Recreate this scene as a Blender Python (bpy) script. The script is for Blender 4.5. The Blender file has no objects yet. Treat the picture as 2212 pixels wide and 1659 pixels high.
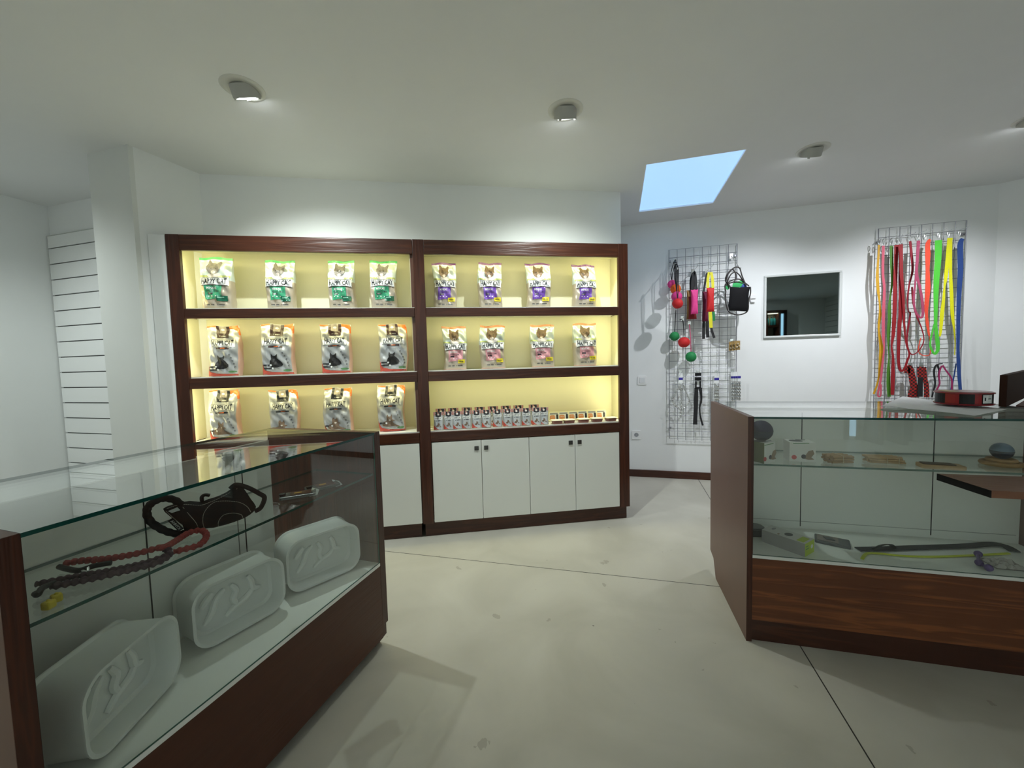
import bpy, bmesh, math, random
from mathutils import Vector, Matrix, Euler
random.seed(7)
S = bpy.context.scene
COL = S.collection
PI = math.pi
R = math.radians

# ------------------------------------------------------------------ camera, world, exposure
FPX, YAW, PITCH, ROLL, EYE = 830.0, R(-15.24), R(-3.31), R(-1.5), 1.15
_f = Vector((math.sin(YAW)*math.cos(PITCH), math.cos(YAW)*math.cos(PITCH), math.sin(PITCH)))
_r = Vector((math.cos(YAW), -math.sin(YAW), 0))
_u = _r.cross(_f)
_c, _s = math.cos(ROLL), math.sin(ROLL)
CR = _c*_r + _s*_u
CU = -_s*_r + _c*_u
CAM = Vector((0, 0, EYE))
cd = bpy.data.cameras.new('camera')
cam = bpy.data.objects.new('camera', cd)
COL.objects.link(cam)
cd.sensor_width = 36.0
cd.lens = FPX/2212*36.0
cd.clip_start = 0.02
cam.matrix_world = Matrix(((CR.x, CU.x, -_f.x, 0), (CR.y, CU.y, -_f.y, 0), (CR.z, CU.z, -_f.z, EYE), (0, 0, 0, 1)))
S.camera = cam
w = bpy.data.worlds.new('world'); S.world = w
w.use_nodes = True
w.node_tree.nodes['Background'].inputs[0].default_value = (0.6, 0.75, 1.0, 1)
w.node_tree.nodes['Background'].inputs[1].default_value = 0.6
S.view_settings.view_transform = 'Standard'
S.view_settings.look = 'None'
S.view_settings.gamma = 1.0
S.view_settings.exposure = 0.27
S.cycles.max_bounces = 12
S.cycles.diffuse_bounces = 6
S.cycles.transparent_max_bounces = 24
LAMP_W, SKY_E, LED_W = 52.0, 0.72, 1.05
CEIL = 2.408
WY = 3.888            # plane of the wall with the wire grids

# survey helpers: a sight line met with a real plane
def ray(px, py):
    return _f + CR*((px-1106)/FPX) - CU*((py-829.5)/FPX)
def at_z(px, py, z):
    d = ray(px, py); return CAM + d*((z-EYE)/d.z)
def at_y(px, py, y):
    d = ray(px, py); return CAM + d*(y/d.y)
def at_plane(px, py, p0, ang):
    d = ray(px, py); n = Vector((-math.sin(ang), math.cos(ang), 0))
    return CAM + d*((Vector((p0[0], p0[1], 0))-CAM).dot(n)/d.dot(n))

# ------------------------------------------------------------------ materials
MT = {}
def pm(name, col, rough=0.5, metal=0.0, spec=0.5, emit=0, emc=None, trans=0, coat=0, noise=0, nscale=30, bump=0, sub=0):
    if name in MT: return MT[name]
    m = bpy.data.materials.new(name); m.use_nodes = True
    nt = m.node_tree; b = nt.nodes['Principled BSDF']
    b.inputs['Base Color'].default_value = (*col, 1)
    b.inputs['Roughness'].default_value = rough
    b.inputs['Metallic'].default_value = metal
    b.inputs['Specular IOR Level'].default_value = spec
    b.inputs['Coat Weight'].default_value = coat
    b.inputs['Coat Roughness'].default_value = 0.15
    b.inputs['Transmission Weight'].default_value = trans
    if emit:
        b.inputs['Emission Color'].default_value = (*(emc or col), 1)
        b.inputs['Emission Strength'].default_value = emit
    if noise or bump:
        tc = nt.nodes.new('ShaderNodeTexCoord'); n = nt.nodes.new('ShaderNodeTexNoise')
        n.inputs['Scale'].default_value = nscale; n.inputs['Detail'].default_value = 5
        nt.links.new(tc.outputs['Object'], n.inputs['Vector'])
        if noise:
            mx = nt.nodes.new('ShaderNodeMix'); mx.data_type = 'RGBA'
            mx.inputs['A'].default_value = (*[c*(1-noise) for c in col], 1)
            mx.inputs['B'].default_value = (*[min(1, c*(1+noise)) for c in col], 1)
            nt.links.new(n.outputs['Fac'], mx.inputs['Factor']); nt.links.new(mx.outputs['Result'], b.inputs['Base Color'])
        if bump:
            bp = nt.nodes.new('ShaderNodeBump'); bp.inputs['Strength'].default_value = bump; bp.inputs['Distance'].default_value = 0.004
            nt.links.new(n.outputs['Fac'], bp.inputs['Height']); nt.links.new(bp.outputs['Normal'], b.inputs['Normal'])
    MT[name] = m
    return m

def wood(name, axis, dark, light, rough=0.33, strength=1.0):
    """stained pine: growth-ring streaks that run along one local axis, a few knots"""
    if name in MT: return MT[name]
    m = bpy.data.materials.new(name); m.use_nodes = True
    nt = m.node_tree; L = nt.links; N = nt.nodes.new; b = nt.nodes['Principled BSDF']
    tc = N('ShaderNodeTexCoord'); mp = N('ShaderNodeMapping')
    sc = [22.0, 22.0, 22.0]; sc[axis] = 1.3
    mp.inputs['Scale'].default_value = sc
    L.new(tc.outputs['Object'], mp.inputs['Vector'])
    n1 = N('ShaderNodeTexNoise'); n1.inputs['Scale'].default_value = 1.0; n1.inputs['Detail'].default_value = 3; n1.inputs['Distortion'].default_value = 0.6
    L.new(mp.outputs['Vector'], n1.inputs['Vector'])
    mul = N('ShaderNodeMath'); mul.operation = 'MULTIPLY'; mul.inputs[1].default_value = 26
    L.new(n1.outputs['Fac'], mul.inputs[0])
    sn = N('ShaderNodeMath'); sn.operation = 'SINE'; L.new(mul.outputs[0], sn.inputs[0])
    mr = N('ShaderNodeMapRange'); mr.inputs['From Min'].default_value = -1; mr.inputs['From Max'].default_value = 1
    L.new(sn.outputs[0], mr.inputs['Value'])
    pw = N('ShaderNodeMath'); pw.operation = 'POWER'; pw.inputs[1].default_value = 5.0; L.new(mr.outputs[0], pw.inputs[0])
    n2 = N('ShaderNodeTexNoise'); n2.inputs['Scale'].default_value = 3.0; n2.inputs['Detail'].default_value = 4
    L.new(tc.outputs['Object'], n2.inputs['Vector'])
    ad = N('ShaderNodeMath'); ad.operation = 'MULTIPLY_ADD'; ad.inputs[1].default_value = 0.45*strength
    L.new(pw.outputs[0], ad.inputs[0]); 
    m2 = N('ShaderNodeMath'); m2.operation = 'MULTIPLY'; m2.inputs[1].default_value = 0.6
    L.new(n2.outputs['Fac'], m2.inputs[0]); L.new(m2.outputs[0], ad.inputs[2])
    mx = N('ShaderNodeMix'); mx.data_type = 'RGBA'
    mx.inputs['A'].default_value = (*dark, 1); mx.inputs['B'].default_value = (*light, 1)
    L.new(ad.outputs[0], mx.inputs['Factor']); L.new(mx.outputs['Result'], b.inputs['Base Color'])
    bp = N('ShaderNodeBump'); bp.inputs['Strength'].default_value = 0.25; bp.inputs['Distance'].default_value = 0.002
    L.new(mr.outputs[0], bp.inputs['Height']); L.new(bp.outputs['Normal'], b.inputs['Normal'])
    b.inputs['Roughness'].default_value = rough
    MT[name] = m
    return m

def glass(name, tint, ior=1.5):
    """clear pane: see-through with a tint plus fresnel reflection"""
    if name in MT: return MT[name]
    m = bpy.data.materials.new(name); m.use_nodes = True
    nt = m.node_tree; N = nt.nodes.new; L = nt.links
    nt.nodes.remove(nt.nodes['Principled BSDF']); out = nt.nodes['Material Output']
    t = N('ShaderNodeBsdfTransparent'); t.inputs[0].default_value = (*tint, 1)
    g = N('ShaderNodeBsdfGlossy'); g.inputs['Roughness'].default_value = 0.0; g.inputs[0].default_value = (1, 1, 1, 1)
    fr = N('ShaderNodeFresnel'); ge = N('ShaderNodeNewGeometry'); mr = N('ShaderNodeMapRange')
    mr.inputs['To Min'].default_value = ior; mr.inputs['To Max'].default_value = 1/ior   # same reflectance from either side of the sheet
    L.new(ge.outputs['Backfacing'], mr.inputs['Value']); L.new(mr.outputs[0], fr.inputs['IOR'])
    mix = N('ShaderNodeMixShader')
    L.new(fr.outputs[0], mix.inputs[0]); L.new(t.outputs[0], mix.inputs[1]); L.new(g.outputs[0], mix.inputs[2]); L.new(mix.outputs[0], out.inputs[0])
    MT[name] = m
    return m

def plaster(name, col, rough=0.75, bump=0.08):
    return pm(name, col, rough, noise=0.02, nscale=6, bump=bump)

WALL = plaster('white_wall_paint', (0.80, 0.82, 0.82))
CEILM = plaster('white_ceiling_paint', (0.76, 0.77, 0.775))
PILL = plaster('pillar_paint_shaded', (0.68, 0.70, 0.68))  # wall paint, darkened: the pillar face's dim light is put into the colour
WH = wood('stained_pine_along_x', 0, (0.030, 0.0075, 0.0035), (0.085, 0.025, 0.010))
WV = wood('stained_pine_along_z', 2, (0.030, 0.007, 0.003), (0.085, 0.022, 0.009))
WYY = wood('stained_pine_along_y', 1, (0.052, 0.013, 0.005), (0.085, 0.023, 0.008), 0.42, 0.4)
WC = wood('counter_pine_along_x', 0, (0.060, 0.015, 0.005), (0.27, 0.085, 0.024), 0.5)
LAM = pm('brown_laminate', (0.135, 0.062, 0.042), 0.36, noise=0.12, nscale=12)
LEAFM = wood('leaf_board_wood', 0, (0.16, 0.06, 0.028), (0.24, 0.10, 0.05), 0.3, 0.5)
WHITE = pm('white_melamine', (0.74, 0.76, 0.72), 0.35)
CREAM = pm('cream_panel', (0.72, 0.70, 0.52), 0.5)
SLATM = pm('slatwall_white', (0.82, 0.84, 0.84), 0.4)
BLACK = pm('black_plastic', (0.006, 0.006, 0.007), 0.45, spec=.3)
DARKG = pm('dark_gap', (0.006, 0.006, 0.006), 0.8)
CHROME = pm('chrome', (0.75, 0.77, 0.78), 0.18, 1.0)
WIRE = pm('grey_wire', (0.30, 0.31, 0.34), 0.35, 0.4)
GLS = glass('clear_glass', (0.968, 0.986, 0.976))
GEDGE = pm('green_glass_edge', (0.004, 0.055, 0.045), 0.15)
GEDGE2 = pm('pale_green_glass_edge', (0.03, 0.10, 0.075), 0.15)

# ------------------------------------------------------------------ mesh builder
class MB:
    def __init__(s, M=None):
        s.v = []; s.f = []; s.mi = []; s.mats = []; s.cur = 0; s.M = M or Matrix()
    def mat(s, m):
        if m not in s.mats: s.mats.append(m)
        s.cur = s.mats.index(m); return s
    def add(s, vs, fs, M=None):
        o = len(s.v); T = s.M @ M if M else s.M
        s.v += [T @ Vector(v) for v in vs]
        s.f += [tuple(i+o for i in f) for f in fs]; s.mi += [s.cur]*len(fs)
        return s
    def box(s, x0, x1, y0, y1, z0, z1, M=None):
        vs = [(x, y, z) for x in (x0, x1) for y in (y0, y1) for z in (z0, z1)]
        return s.add(vs, [(0, 1, 3, 2), (4, 6, 7, 5), (0, 4, 5, 1), (2, 3, 7, 6), (0, 2, 6, 4), (1, 5, 7, 3)], M)
    def prism(s, pts, h0, h1, axes='xy', M=None, hole=None):
        """2D outline extruded along the third axis"""
        def to3(p, h):
            return {'xy': (p[0], p[1], h), 'xz': (p[0], h, p[1]), 'yz': (h, p[0], p[1])}[axes]
        n = len(pts)
        vs = [to3(p, h0) for p in pts]+[to3(p, h1) for p in pts]
        fs = [tuple(range(n)), tuple(range(2*n-1, n-1, -1))]
        fs += [(i, n+i, n+(i+1) % n, (i+1) % n) for i in range(n)]
        return s.add(vs, fs, M)
    def tube(s, pts, r, n=8, closed=False, M=None):
        pts = [Vector(p) for p in pts]; k = len(pts); rs = r if isinstance(r, (list, tuple)) else [r]*k
        vs = []; fs = []; prev = None
        for i, p in enumerate(pts):
            if closed: t = (pts[(i+1) % k]-pts[i-1])
            else: t = pts[min(i+1, k-1)]-pts[max(i-1, 0)]
            t = t.normalized() if t.length > 1e-9 else Vector((0, 0, 1))
            if prev is None:
                a = Vector((0, 0, 1)) if abs(t.z) < 0.9 else Vector((1, 0, 0))
                u = t.cross(a).normalized()
            else:
                u = prev-t*prev.dot(t); u = u.normalized() if u.length > 1e-6 else t.orthogonal().normalized()
            prev = u; v2 = t.cross(u)
            for j in range(n):
                a = 2*PI*j/n; vs.append(p+(u*math.cos(a)+v2*math.sin(a))*rs[i])
        m = k if closed else k-1
        for i in range(m):
            for j in range(n):
                a = i*n+j; b2 = i*n+(j+1) % n; c = ((i+1) % k)*n+(j+1) % n; d = ((i+1) % k)*n+j
                fs.append((a, b2, c, d))
        if not closed:
            fs.append(tuple(range(n-1, -1, -1))); fs.append(tuple((k-1)*n+j for j in range(n)))
        return s.add(vs, fs, M)
    def lathe(s, prof, n=32, M=None, ax='z'):
        vs = []; fs = []
        for r_, z in prof:
            for j in range(n):
                a = 2*PI*j/n; vs.append((r_*math.cos(a), r_*math.sin(a), z))
        for i in range(len(prof)-1):
            for j in range(n):
                fs.append((i*n+j, i*n+(j+1) % n, (i+1)*n+(j+1) % n, (i+1)*n+j))
        fs.append(tuple(range(n-1, -1, -1))); fs.append(tuple((len(prof)-1)*n+j for j in range(n)))
        return s.add(vs, fs, M)
    def ball(s, c, r, n=16, sc=(1, 1, 1)):
        prof = [(max(1e-4, r*math.sin(PI*i/n)), -r*math.cos(PI*i/n)) for i in range(n+1)]
        return s.lathe(prof, n*2, Matrix.Translation(c) @ Matrix.Diagonal((*sc, 1)))
    def ribbon(s, pts, ws, t=0.002, nrm=(0, -1, 0)):
        """flat strap following pts, width across the tangent in the plane with normal nrm"""
        nrm = Vector(nrm).normalized(); pts = [Vector(p) for p in pts]; k = len(pts); vs = []; fs = []
        for i, p in enumerate(pts):
            tg = (pts[min(i+1, k-1)]-pts[max(i-1, 0)]).normalized()
            sd = tg.cross(nrm); sd = sd.normalized() if sd.length > 1e-6 else Vector((1, 0, 0))
            h = ws[i]/2
            for a, b2 in ((-1, 0), (1, 0), (1, 1), (-1, 1)):
                vs.append(p+sd*a*h+nrm*b2*t)
        for i in range(k-1):
            for j in range(4):
                fs.append((i*4+j, i*4+(j+1) % 4, (i+1)*4+(j+1) % 4, (i+1)*4+j))
        fs.append((3, 2, 1, 0)); fs.append(tuple((k-1)*4+j for j in range(4)))
        return s.add(vs, fs)
    def puff(s, outline, th, y=0.0, rings=5, axes='xz', both=True):
        """stuffed cushion shape from a flat outline"""
        cx = sum(p[0] for p in outline)/len(outline); cz = sum(p[1] for p in outline)/len(outline)
        n = len(outline); vs = []; fs = []
        for sgn in ((-1, 1) if both else (-1,)):
            o = len(vs)
            for i in range(rings+1):
                k = i/rings; sc = 1-k*0.92; h = sgn*th/2*math.sqrt(1-(1-k)**2)
                for p in outline:
                    a, b2 = cx+(p[0]-cx)*sc, cz+(p[1]-cz)*sc
                    vs.append({'xz': (a, y+h, b2), 'xy': (a, b2, y+h), 'yz': (y+h, a, b2)}[axes])
            for i in range(rings):
                for j in range(n):
                    f = (o+i*n+j, o+i*n+(j+1) % n, o+(i+1)*n+(j+1) % n, o+(i+1)*n+j)
                    fs.append(f if sgn < 0 else f[::-1])
            fs.append(tuple(o+rings*n+j for j in range(n)))
        return s.add(vs, fs)
    def build(s, name, mat=None, parent=None, smooth=False, bevel=0, sub=0, angle=40):
        me = bpy.data.meshes.new(name)
        me.from_pydata([tuple(v) for v in s.v], [], s.f)
        if s.mats:
            for m in s.mats: me.materials.append(m)
            me.polygons.foreach_set('material_index', s.mi)
        elif mat: me.materials.append(mat)
        me.update()
        bm = bmesh.new(); bm.from_mesh(me); bmesh.ops.recalc_face_normals(bm, faces=bm.faces)
        bm.to_mesh(me); bm.free()
        if smooth:
            me.polygons.foreach_set('use_smooth', [True]*len(me.polygons))
            me.set_sharp_from_angle(angle=R(angle))
        o = bpy.data.objects.new(name, me); COL.objects.link(o)
        if parent: o.parent = parent
        if bevel:
            b = o.modifiers.new('bevel', 'BEVEL'); b.width = bevel; b.segments = 2; b.limit_method = 'ANGLE'
        if sub:
            b = o.modifiers.new('sub', 'SUBSURF'); b.levels = sub; b.render_levels = sub
        return o

def tag(o, label=None, cat=None, group=None, kind=None):
    if label: o['label'] = label
    if cat: o['category'] = cat
    if group: o['group'] = group
    if kind: o['kind'] = kind
    return o
def thing(name, label, cat, loc=(0, 0, 0), rz=0, group=None):
    o = bpy.data.objects.new(name, None); COL.objects.link(o)
    o.location = loc; o.rotation_euler = (0, 0, rz); o.empty_display_size = 0.1
    return tag(o, label, cat, group)
def copy_tree(o, parent=None):
    c = o.copy(); COL.objects.link(c)
    if parent: c.parent = parent
    for ch in list(o.children): copy_tree(ch, c)
    return c
def struct(o): o['kind'] = 'structure'; return o
def smoothpath(pts, k=8, closed=False):
    pts = [Vector(p) for p in pts]; n = len(pts); out = []
    rng = range(n) if closed else range(n-1)
    for i in rng:
        if closed: p0, p1, p2, p3 = pts[i-1], pts[i], pts[(i+1) % n], pts[(i+2) % n]
        else: p0, p1, p2, p3 = pts[max(i-1, 0)], pts[i], pts[i+1], pts[min(i+2, n-1)]
        for j in range(k):
            t = j/k
            out.append(0.5*((2*p1)+(p2-p0)*t+(2*p0-5*p1+4*p2-p3)*t*t+(3*p1-p0-3*p2+p3)*t**3))
    if not closed: out.append(pts[-1])
    return out
def interp(vals, k):
    out = []
    for i in range(len(vals)-1):
        for j in range(k): out.append(vals[i]+(vals[i+1]-vals[i])*j/k)
    return out+[vals[-1]]
def rrect(w, h, r, n=6, cx=0, cy=0):
    out = []
    for (sx, sy, a0) in ((1, 1, 0), (-1, 1, 90), (-1, -1, 180), (1, -1, 270)):
        for i in range(n+1):
            a = R(a0+90*i/n); out.append((cx+sx*(w/2-r)+r*math.cos(a), cy+sy*(h/2-r)+r*math.sin(a)))
    return out
def text_mesh(txt, size=1.0, bold=0.0, sx=1.0):
    """flat triangulated glyphs: returns verts (x, y) and faces, centred on x, baseline at 0"""
    cu = bpy.data.curves.new('t', 'FONT'); cu.body = txt; cu.size = size; cu.offset = bold; cu.resolution_u = 2
    cu.align_x = 'CENTER'
    o = bpy.data.objects.new('t', cu); COL.objects.link(o)
    dg = bpy.context.evaluated_depsgraph_get(); dg.update()
    me = bpy.data.meshes.new_from_object(o.evaluated_get(dg))
    vs = [(v.co.x*sx, v.co.y) for v in me.vertices]; fs = [tuple(p.vertices) for p in me.polygons]
    bpy.data.objects.remove(o); bpy.data.curves.remove(cu); bpy.data.meshes.remove(me)
    return vs, fs

# ------------------------------------------------------------------ the room
def concrete():
    m = bpy.data.materials.new('polished_screed'); m.use_nodes = True
    nt = m.node_tree; N = nt.nodes.new; L = nt.links; b = nt.nodes['Principled BSDF']
    tc = N('ShaderNodeTexCoord')
    def noise(sc, det=6, dist=0.0):
        n = N('ShaderNodeTexNoise'); n.inputs['Scale'].default_value = sc; n.inputs['Detail'].default_value = det; n.inputs['Distortion'].default_value = dist
        L.new(tc.outputs['Object'], n.inputs['Vector']); return n.outputs['Fac']
    def mth(op, a, b2=None, c=None):
        n = N('ShaderNodeMath'); n.operation = op
        for i, x in enumerate((a, b2, c)):
            if x is None: continue
            if isinstance(x, (int, float)): n.inputs[i].default_value = x
            else: L.new(x, n.inputs[i])
        return n.outputs[0]
    def mixc(f, A, B):
        n = N('ShaderNodeMix'); n.data_type = 'RGBA'; L.new(f, n.inputs['Factor'])
        for k, x in (('A', A), ('B', B)):
            if isinstance(x, tuple): n.inputs[k].default_value = (*x, 1)
            else: L.new(x, n.inputs[k])
        return n.outputs['Result']
    r1 = N('ShaderNodeMapRange'); r1.inputs['From Min'].default_value = 0.3; r1.inputs['From Max'].default_value = 0.7
    L.new(noise(2.2, 7, 0.8), r1.inputs['Value'])
    c = mixc(r1.outputs[0], (0.40, 0.385, 0.33), (0.50, 0.485, 0.425))
    n8 = noise(9, 8, 0.3)
    st = mth('LESS_THAN', n8, 0.30)
    c = mixc(mth('MULTIPLY', st, 0.35), c, (0.16, 0.13, 0.10))
    st2 = mth('LESS_THAN', noise(34, 2), 0.215)
    c = mixc(mth('MULTIPLY', st2, 0.75), c, (0.05, 0.04, 0.03))
    sep = N('ShaderNodeSeparateXYZ'); L.new(tc.outputs['Object'], sep.inputs[0])
    X, Y = sep.outputs[0], sep.outputs[1]
    ja = mth('LESS_THAN', mth('ABSOLUTE', mth('SUBTRACT', mth('SUBTRACT', X, mth('MULTIPLY', Y, 0.02)), 0.6555)), 0.0022)
    jb = mth('LESS_THAN', mth('ABSOLUTE', mth('SUBTRACT', mth('SUBTRACT', Y, mth('MULTIPLY', X, 0.02)), 2.05)), 0.0022)
    c = mixc(mth('MAXIMUM', ja, jb), c, (0.03, 0.028, 0.025))
    L.new(c, b.inputs['Base Color'])
    b.inputs['Roughness'].default_value = 0.42; b.inputs['Specular IOR Level'].default_value = 0.35
    bp = N('ShaderNodeBump'); bp.inputs['Strength'].default_value = 0.06; bp.inputs['Distance'].default_value = 0.004
    L.new(n8, bp.inputs['Height']); L.new(bp.outputs['Normal'], b.inputs['Normal'])
    return m
struct(MB().box(-4.3, 4.8, -2.8, 4.1, -0.1, 0).build('floor', concrete()))

# ceiling slab with the rooflight opening
SX0, SX1, SY0, SY1 = 0.197, 0.785, 2.722, 3.57
c = MB()
for x0, x1, y0, y1 in ((-4.3, SX0, -2.8, 4.1), (SX1, 4.8, -2.8, 4.1), (SX0, SX1, -2.8, SY0), (SX0, SX1, SY1, 4.1)):
    c.box(x0, x1, y0, y1, CEIL, CEIL+0.12)
struct(c.build('ceiling', CEILM))
wn = thing('window_1', None, None, ((SX0+SX1)/2, (SY0+SY1)/2, CEIL)); wn['kind'] = 'structure'
hx, hy = (SX1-SX0)/2, (SY1-SY0)/2
MB().box(-hx, hx, -hy, hy, 0.012, 0.02).build('glazing', pm('rooflight_glow', (0.37, 0.61, 0.93), 0.3, emit=SKY_E, emc=(0.385, 0.635, 1.0)), wn)
f = MB()
for a in ((-hx, hx, -hy, -hy+0.006), (-hx, hx, hy-0.006, hy), (-hx, -hx+0.006, -hy, hy), (hx-0.006, hx, -hy, hy)):
    f.box(*a, 0.0, 0.012)
f.build('window_frame', pm('rooflight_frame', (0.9, 0.92, 0.95), 0.3), wn)

def wall(name, p, q, mat=WALL, z0=0, z1=CEIL, t=0.1):
    p = Vector((*p, 0)); q = Vector((*q, 0)); d = (q-p); L = d.length; a = math.atan2(d.y, d.x)
    o = MB().box(0, L, 0, t, z0, z1).build(name, mat)
    o.location = p; o.rotation_euler = (0, 0, a)
    return struct(o)
wall('wall_left', (-4.13, -2.6), (-4.13, 1.96))
wall('wall_niche', (-4.13, 1.96), (-2.7, 1.96))
p = MB().box(-2.931, -2.60, 1.576, 2.06, 0, CEIL).build('wall_pillar', PILL); struct(p)
wall('wall_return', (-2.60, 1.60), (-2.572, 1.94))
wall('wall_cabinet', (-2.572, 1.936), (0.043, 3.102))
wall('wall_passage', (0.043, 3.102), (0.01, 3.888))
wall('wall_far', (0.0, WY), (2.833, WY))
wall('wall_slanted', (2.833, WY), (4.6, 2.868))
wall('wall_right', (4.6, 2.868), (4.6, -2.6))
wall('wall_back', (4.6, -2.6), (-4.13, -2.6))
bb = MB().box(0.02, 2.835, WY-0.016, WY, 0.0, 0.068).build('baseboard_far', WH, bevel=0.002); struct(bb)

# glazed door far behind the camera, daylight outside it (seen only as a reflection)
dr = thing('door_1', None, None, (3.71, -2.6, 0)); dr['kind'] = 'structure'
MB().box(-0.045, 0.045, 0.0, 0.02, 0.05, 2.1).build('door_glass', pm('daylight_pane', (0.4, 0.62, 0.75), 0.2, emit=3.0, emc=(0.42, 0.72, 0.95)), dr)
f = MB()
for a in ((-0.085, -0.045), (0.045, 0.11)): f.box(*a, 0, 0.05, 0, 2.18)
f.box(-0.085, 0.11, 0, 0.05, 2.1, 2.18)
f.build('door_frame', WV, dr)
d2 = copy_tree(dr); d2.name = 'door_2'; d2.location.x = 3.17

# white filler boards between the pillar and the shelving
fa = MB()
fa.box(-0.088, -0.002, 0.002, 0.022, 0, 1.935)
o = fa.build('trim_1', WALL); o.location = (-2.51, 1.666, 0); o.rotation_euler = (0, 0, R(23.9)); struct(o)
o = MB().box(-0.05, 0.0, 0.0, 0.018, 0, 1.935).build('trim_2', WALL); o.location = (-2.584, 1.66, 0); o.rotation_euler = (0, 0, R(60)); struct(o)

# slatted wall panels
def slatwall(name, label, loc, rz, wd, z0, z1, pitch=0.1165, first=0.09):
    t = thing(name, label, 'slatwall', loc, rz)
    MB().box(0, wd, -0.006, -0.001, z0, z1).build('backing_board', pm('groove_grey', (0.10, 0.10, 0.10), 0.6), t)
    s = MB(); zt = z1; zb = z1-first
    while zt > z0:
        s.box(0, wd, -0.018, -0.0062, max(zb+0.004, z0), zt-0.004 if zt < z1 else zt)
        zt = zb; zb -= pitch
    s.build('slats', SLATM, t, bevel=0.001)
    MB().box(0, wd, -0.0185, -0.001, z1+0.0003, z1+0.006).build('top_edge', pm('slat_edge', (0.5, 0.52, 0.5), 0.5), t)
    return t
slatwall('slatwall_panel', 'white grooved slatwall panel in the niche left of the pillar', (-4.12, 1.957, 0), 0, 1.17, 0.1, 2.18)
slatwall('slatwall_panel', 'white slatwall panel seen in the tinted mirror', (4.597, -1.25, 0), R(-90), 1.33, 0.1, 2.3)

# ------------------------------------------------------------------ ceiling spotlights
def ceiling_spot(x, y, label, aim, power, vis=True, size=118, blend=0.85, tint=(0.92, 1.0, 0.97)):
    """round white gimbal downlight; the head tips towards aim (a plan direction)"""
    a = math.atan2(aim[1], aim[0])
    t = thing('ceiling_spotlight', label, 'ceiling light', (x, y, CEIL), a, 'recessed ceiling spotlights')
    m = pm('lamp_white', (0.62, 0.62, 0.58), 0.4)
    MB().lathe([(0.066, -0.003), (0.069, -0.005), (0.084, -0.004), (0.088, -0.001), (0.088, 0.0), (0.066, 0.0)], 48).build('trim_ring', m, t, smooth=True)
    MB().lathe([(0.0, -0.0022), (0.0665, -0.0022), (0.0665, -0.0015), (0, -0.0015)], 40).build('recess_shade', DARKG, t)  # flat dark disc paints the shade of the opening; no hole is cut
    tilt = Matrix.Rotation(R(-31), 4, 'Y')
    H = Matrix.Translation((0.009, 0, 0.002)) @ tilt
    h = MB(H); h.lathe([(0.056, 0.020), (0.057, -0.030), (0.0555, -0.0345), (0.051, -0.0345), (0.048, -0.022), (0, -0.021)], 40)
    for k in range(3):
        ang = 2*PI*k/3+0.5
        h.box(0.045, 0.057, -0.007, 0.007, -0.040, -0.028, Matrix.Rotation(ang, 4, 'Z'))
    h.build('lamp_head', pm('lamp_head_grey', (0.42, 0.42, 0.39), 0.45), t, smooth=True)
    MB(H).lathe([(0, -0.030), (0.047, -0.030), (0.047, -0.034), (0, -0.034)], 32).build('led_disc', pm('led_face', (1, 1, 1), 0.3, emit=16.0, emc=(0.93, 0.97, 1.0)), t)
    ld = bpy.data.lights.new('spot', 'SPOT'); ld.energy = power; ld.spot_size = R(size); ld.spot_blend = blend
    ld.shadow_soft_size = 0.014; ld.color = tint
    lo = bpy.data.objects.new('spot_beam', ld); COL.objects.link(lo); lo.parent = t
    lo.matrix_local = Matrix.Translation(H @ Vector((0, 0, -0.042))) @ Matrix.Rotation(R(-23), 4, 'Y')
    return t
n24 = (-math.sin(R(23.9)), math.cos(R(23.9)))
ceiling_spot(-1.606, 1.43, 'round tilting ceiling spotlight nearest the pillar, above the left glass case', (-.18, .857), LAMP_W)
ceiling_spot(-0.234, 2.02, 'round tilting ceiling spotlight above the floor in front of the right shelving bay', (-.22, .861), LAMP_W)
ceiling_spot(1.184, 2.86, 'round tilting ceiling spotlight between the rooflight and the right edge', (-0.1, 1), LAMP_W, tint=(0.93, 0.955, 1.0))
ceiling_spot(2.235, 2.87, 'round ceiling spotlight cut off by the right edge of the picture', (0, 1), LAMP_W, tint=(0.93, 0.955, 1.0))
ceiling_spot(-3.45, 0.55, 'round ceiling spotlight over the left end of the room', (0.1, 1), LAMP_W*0.95)
for x, y, k in ((-1.7, -1.7, 0.6), (0.4, -1.9, 1.3), (2.5, -1.5, 1.7)):  # extra spotlights added out of view to lift the ambient light
    ceiling_spot(x, y, 'round ceiling spotlight added behind the camera as unseen fill light', (0, -1), LAMP_W*k, size=160)

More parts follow.
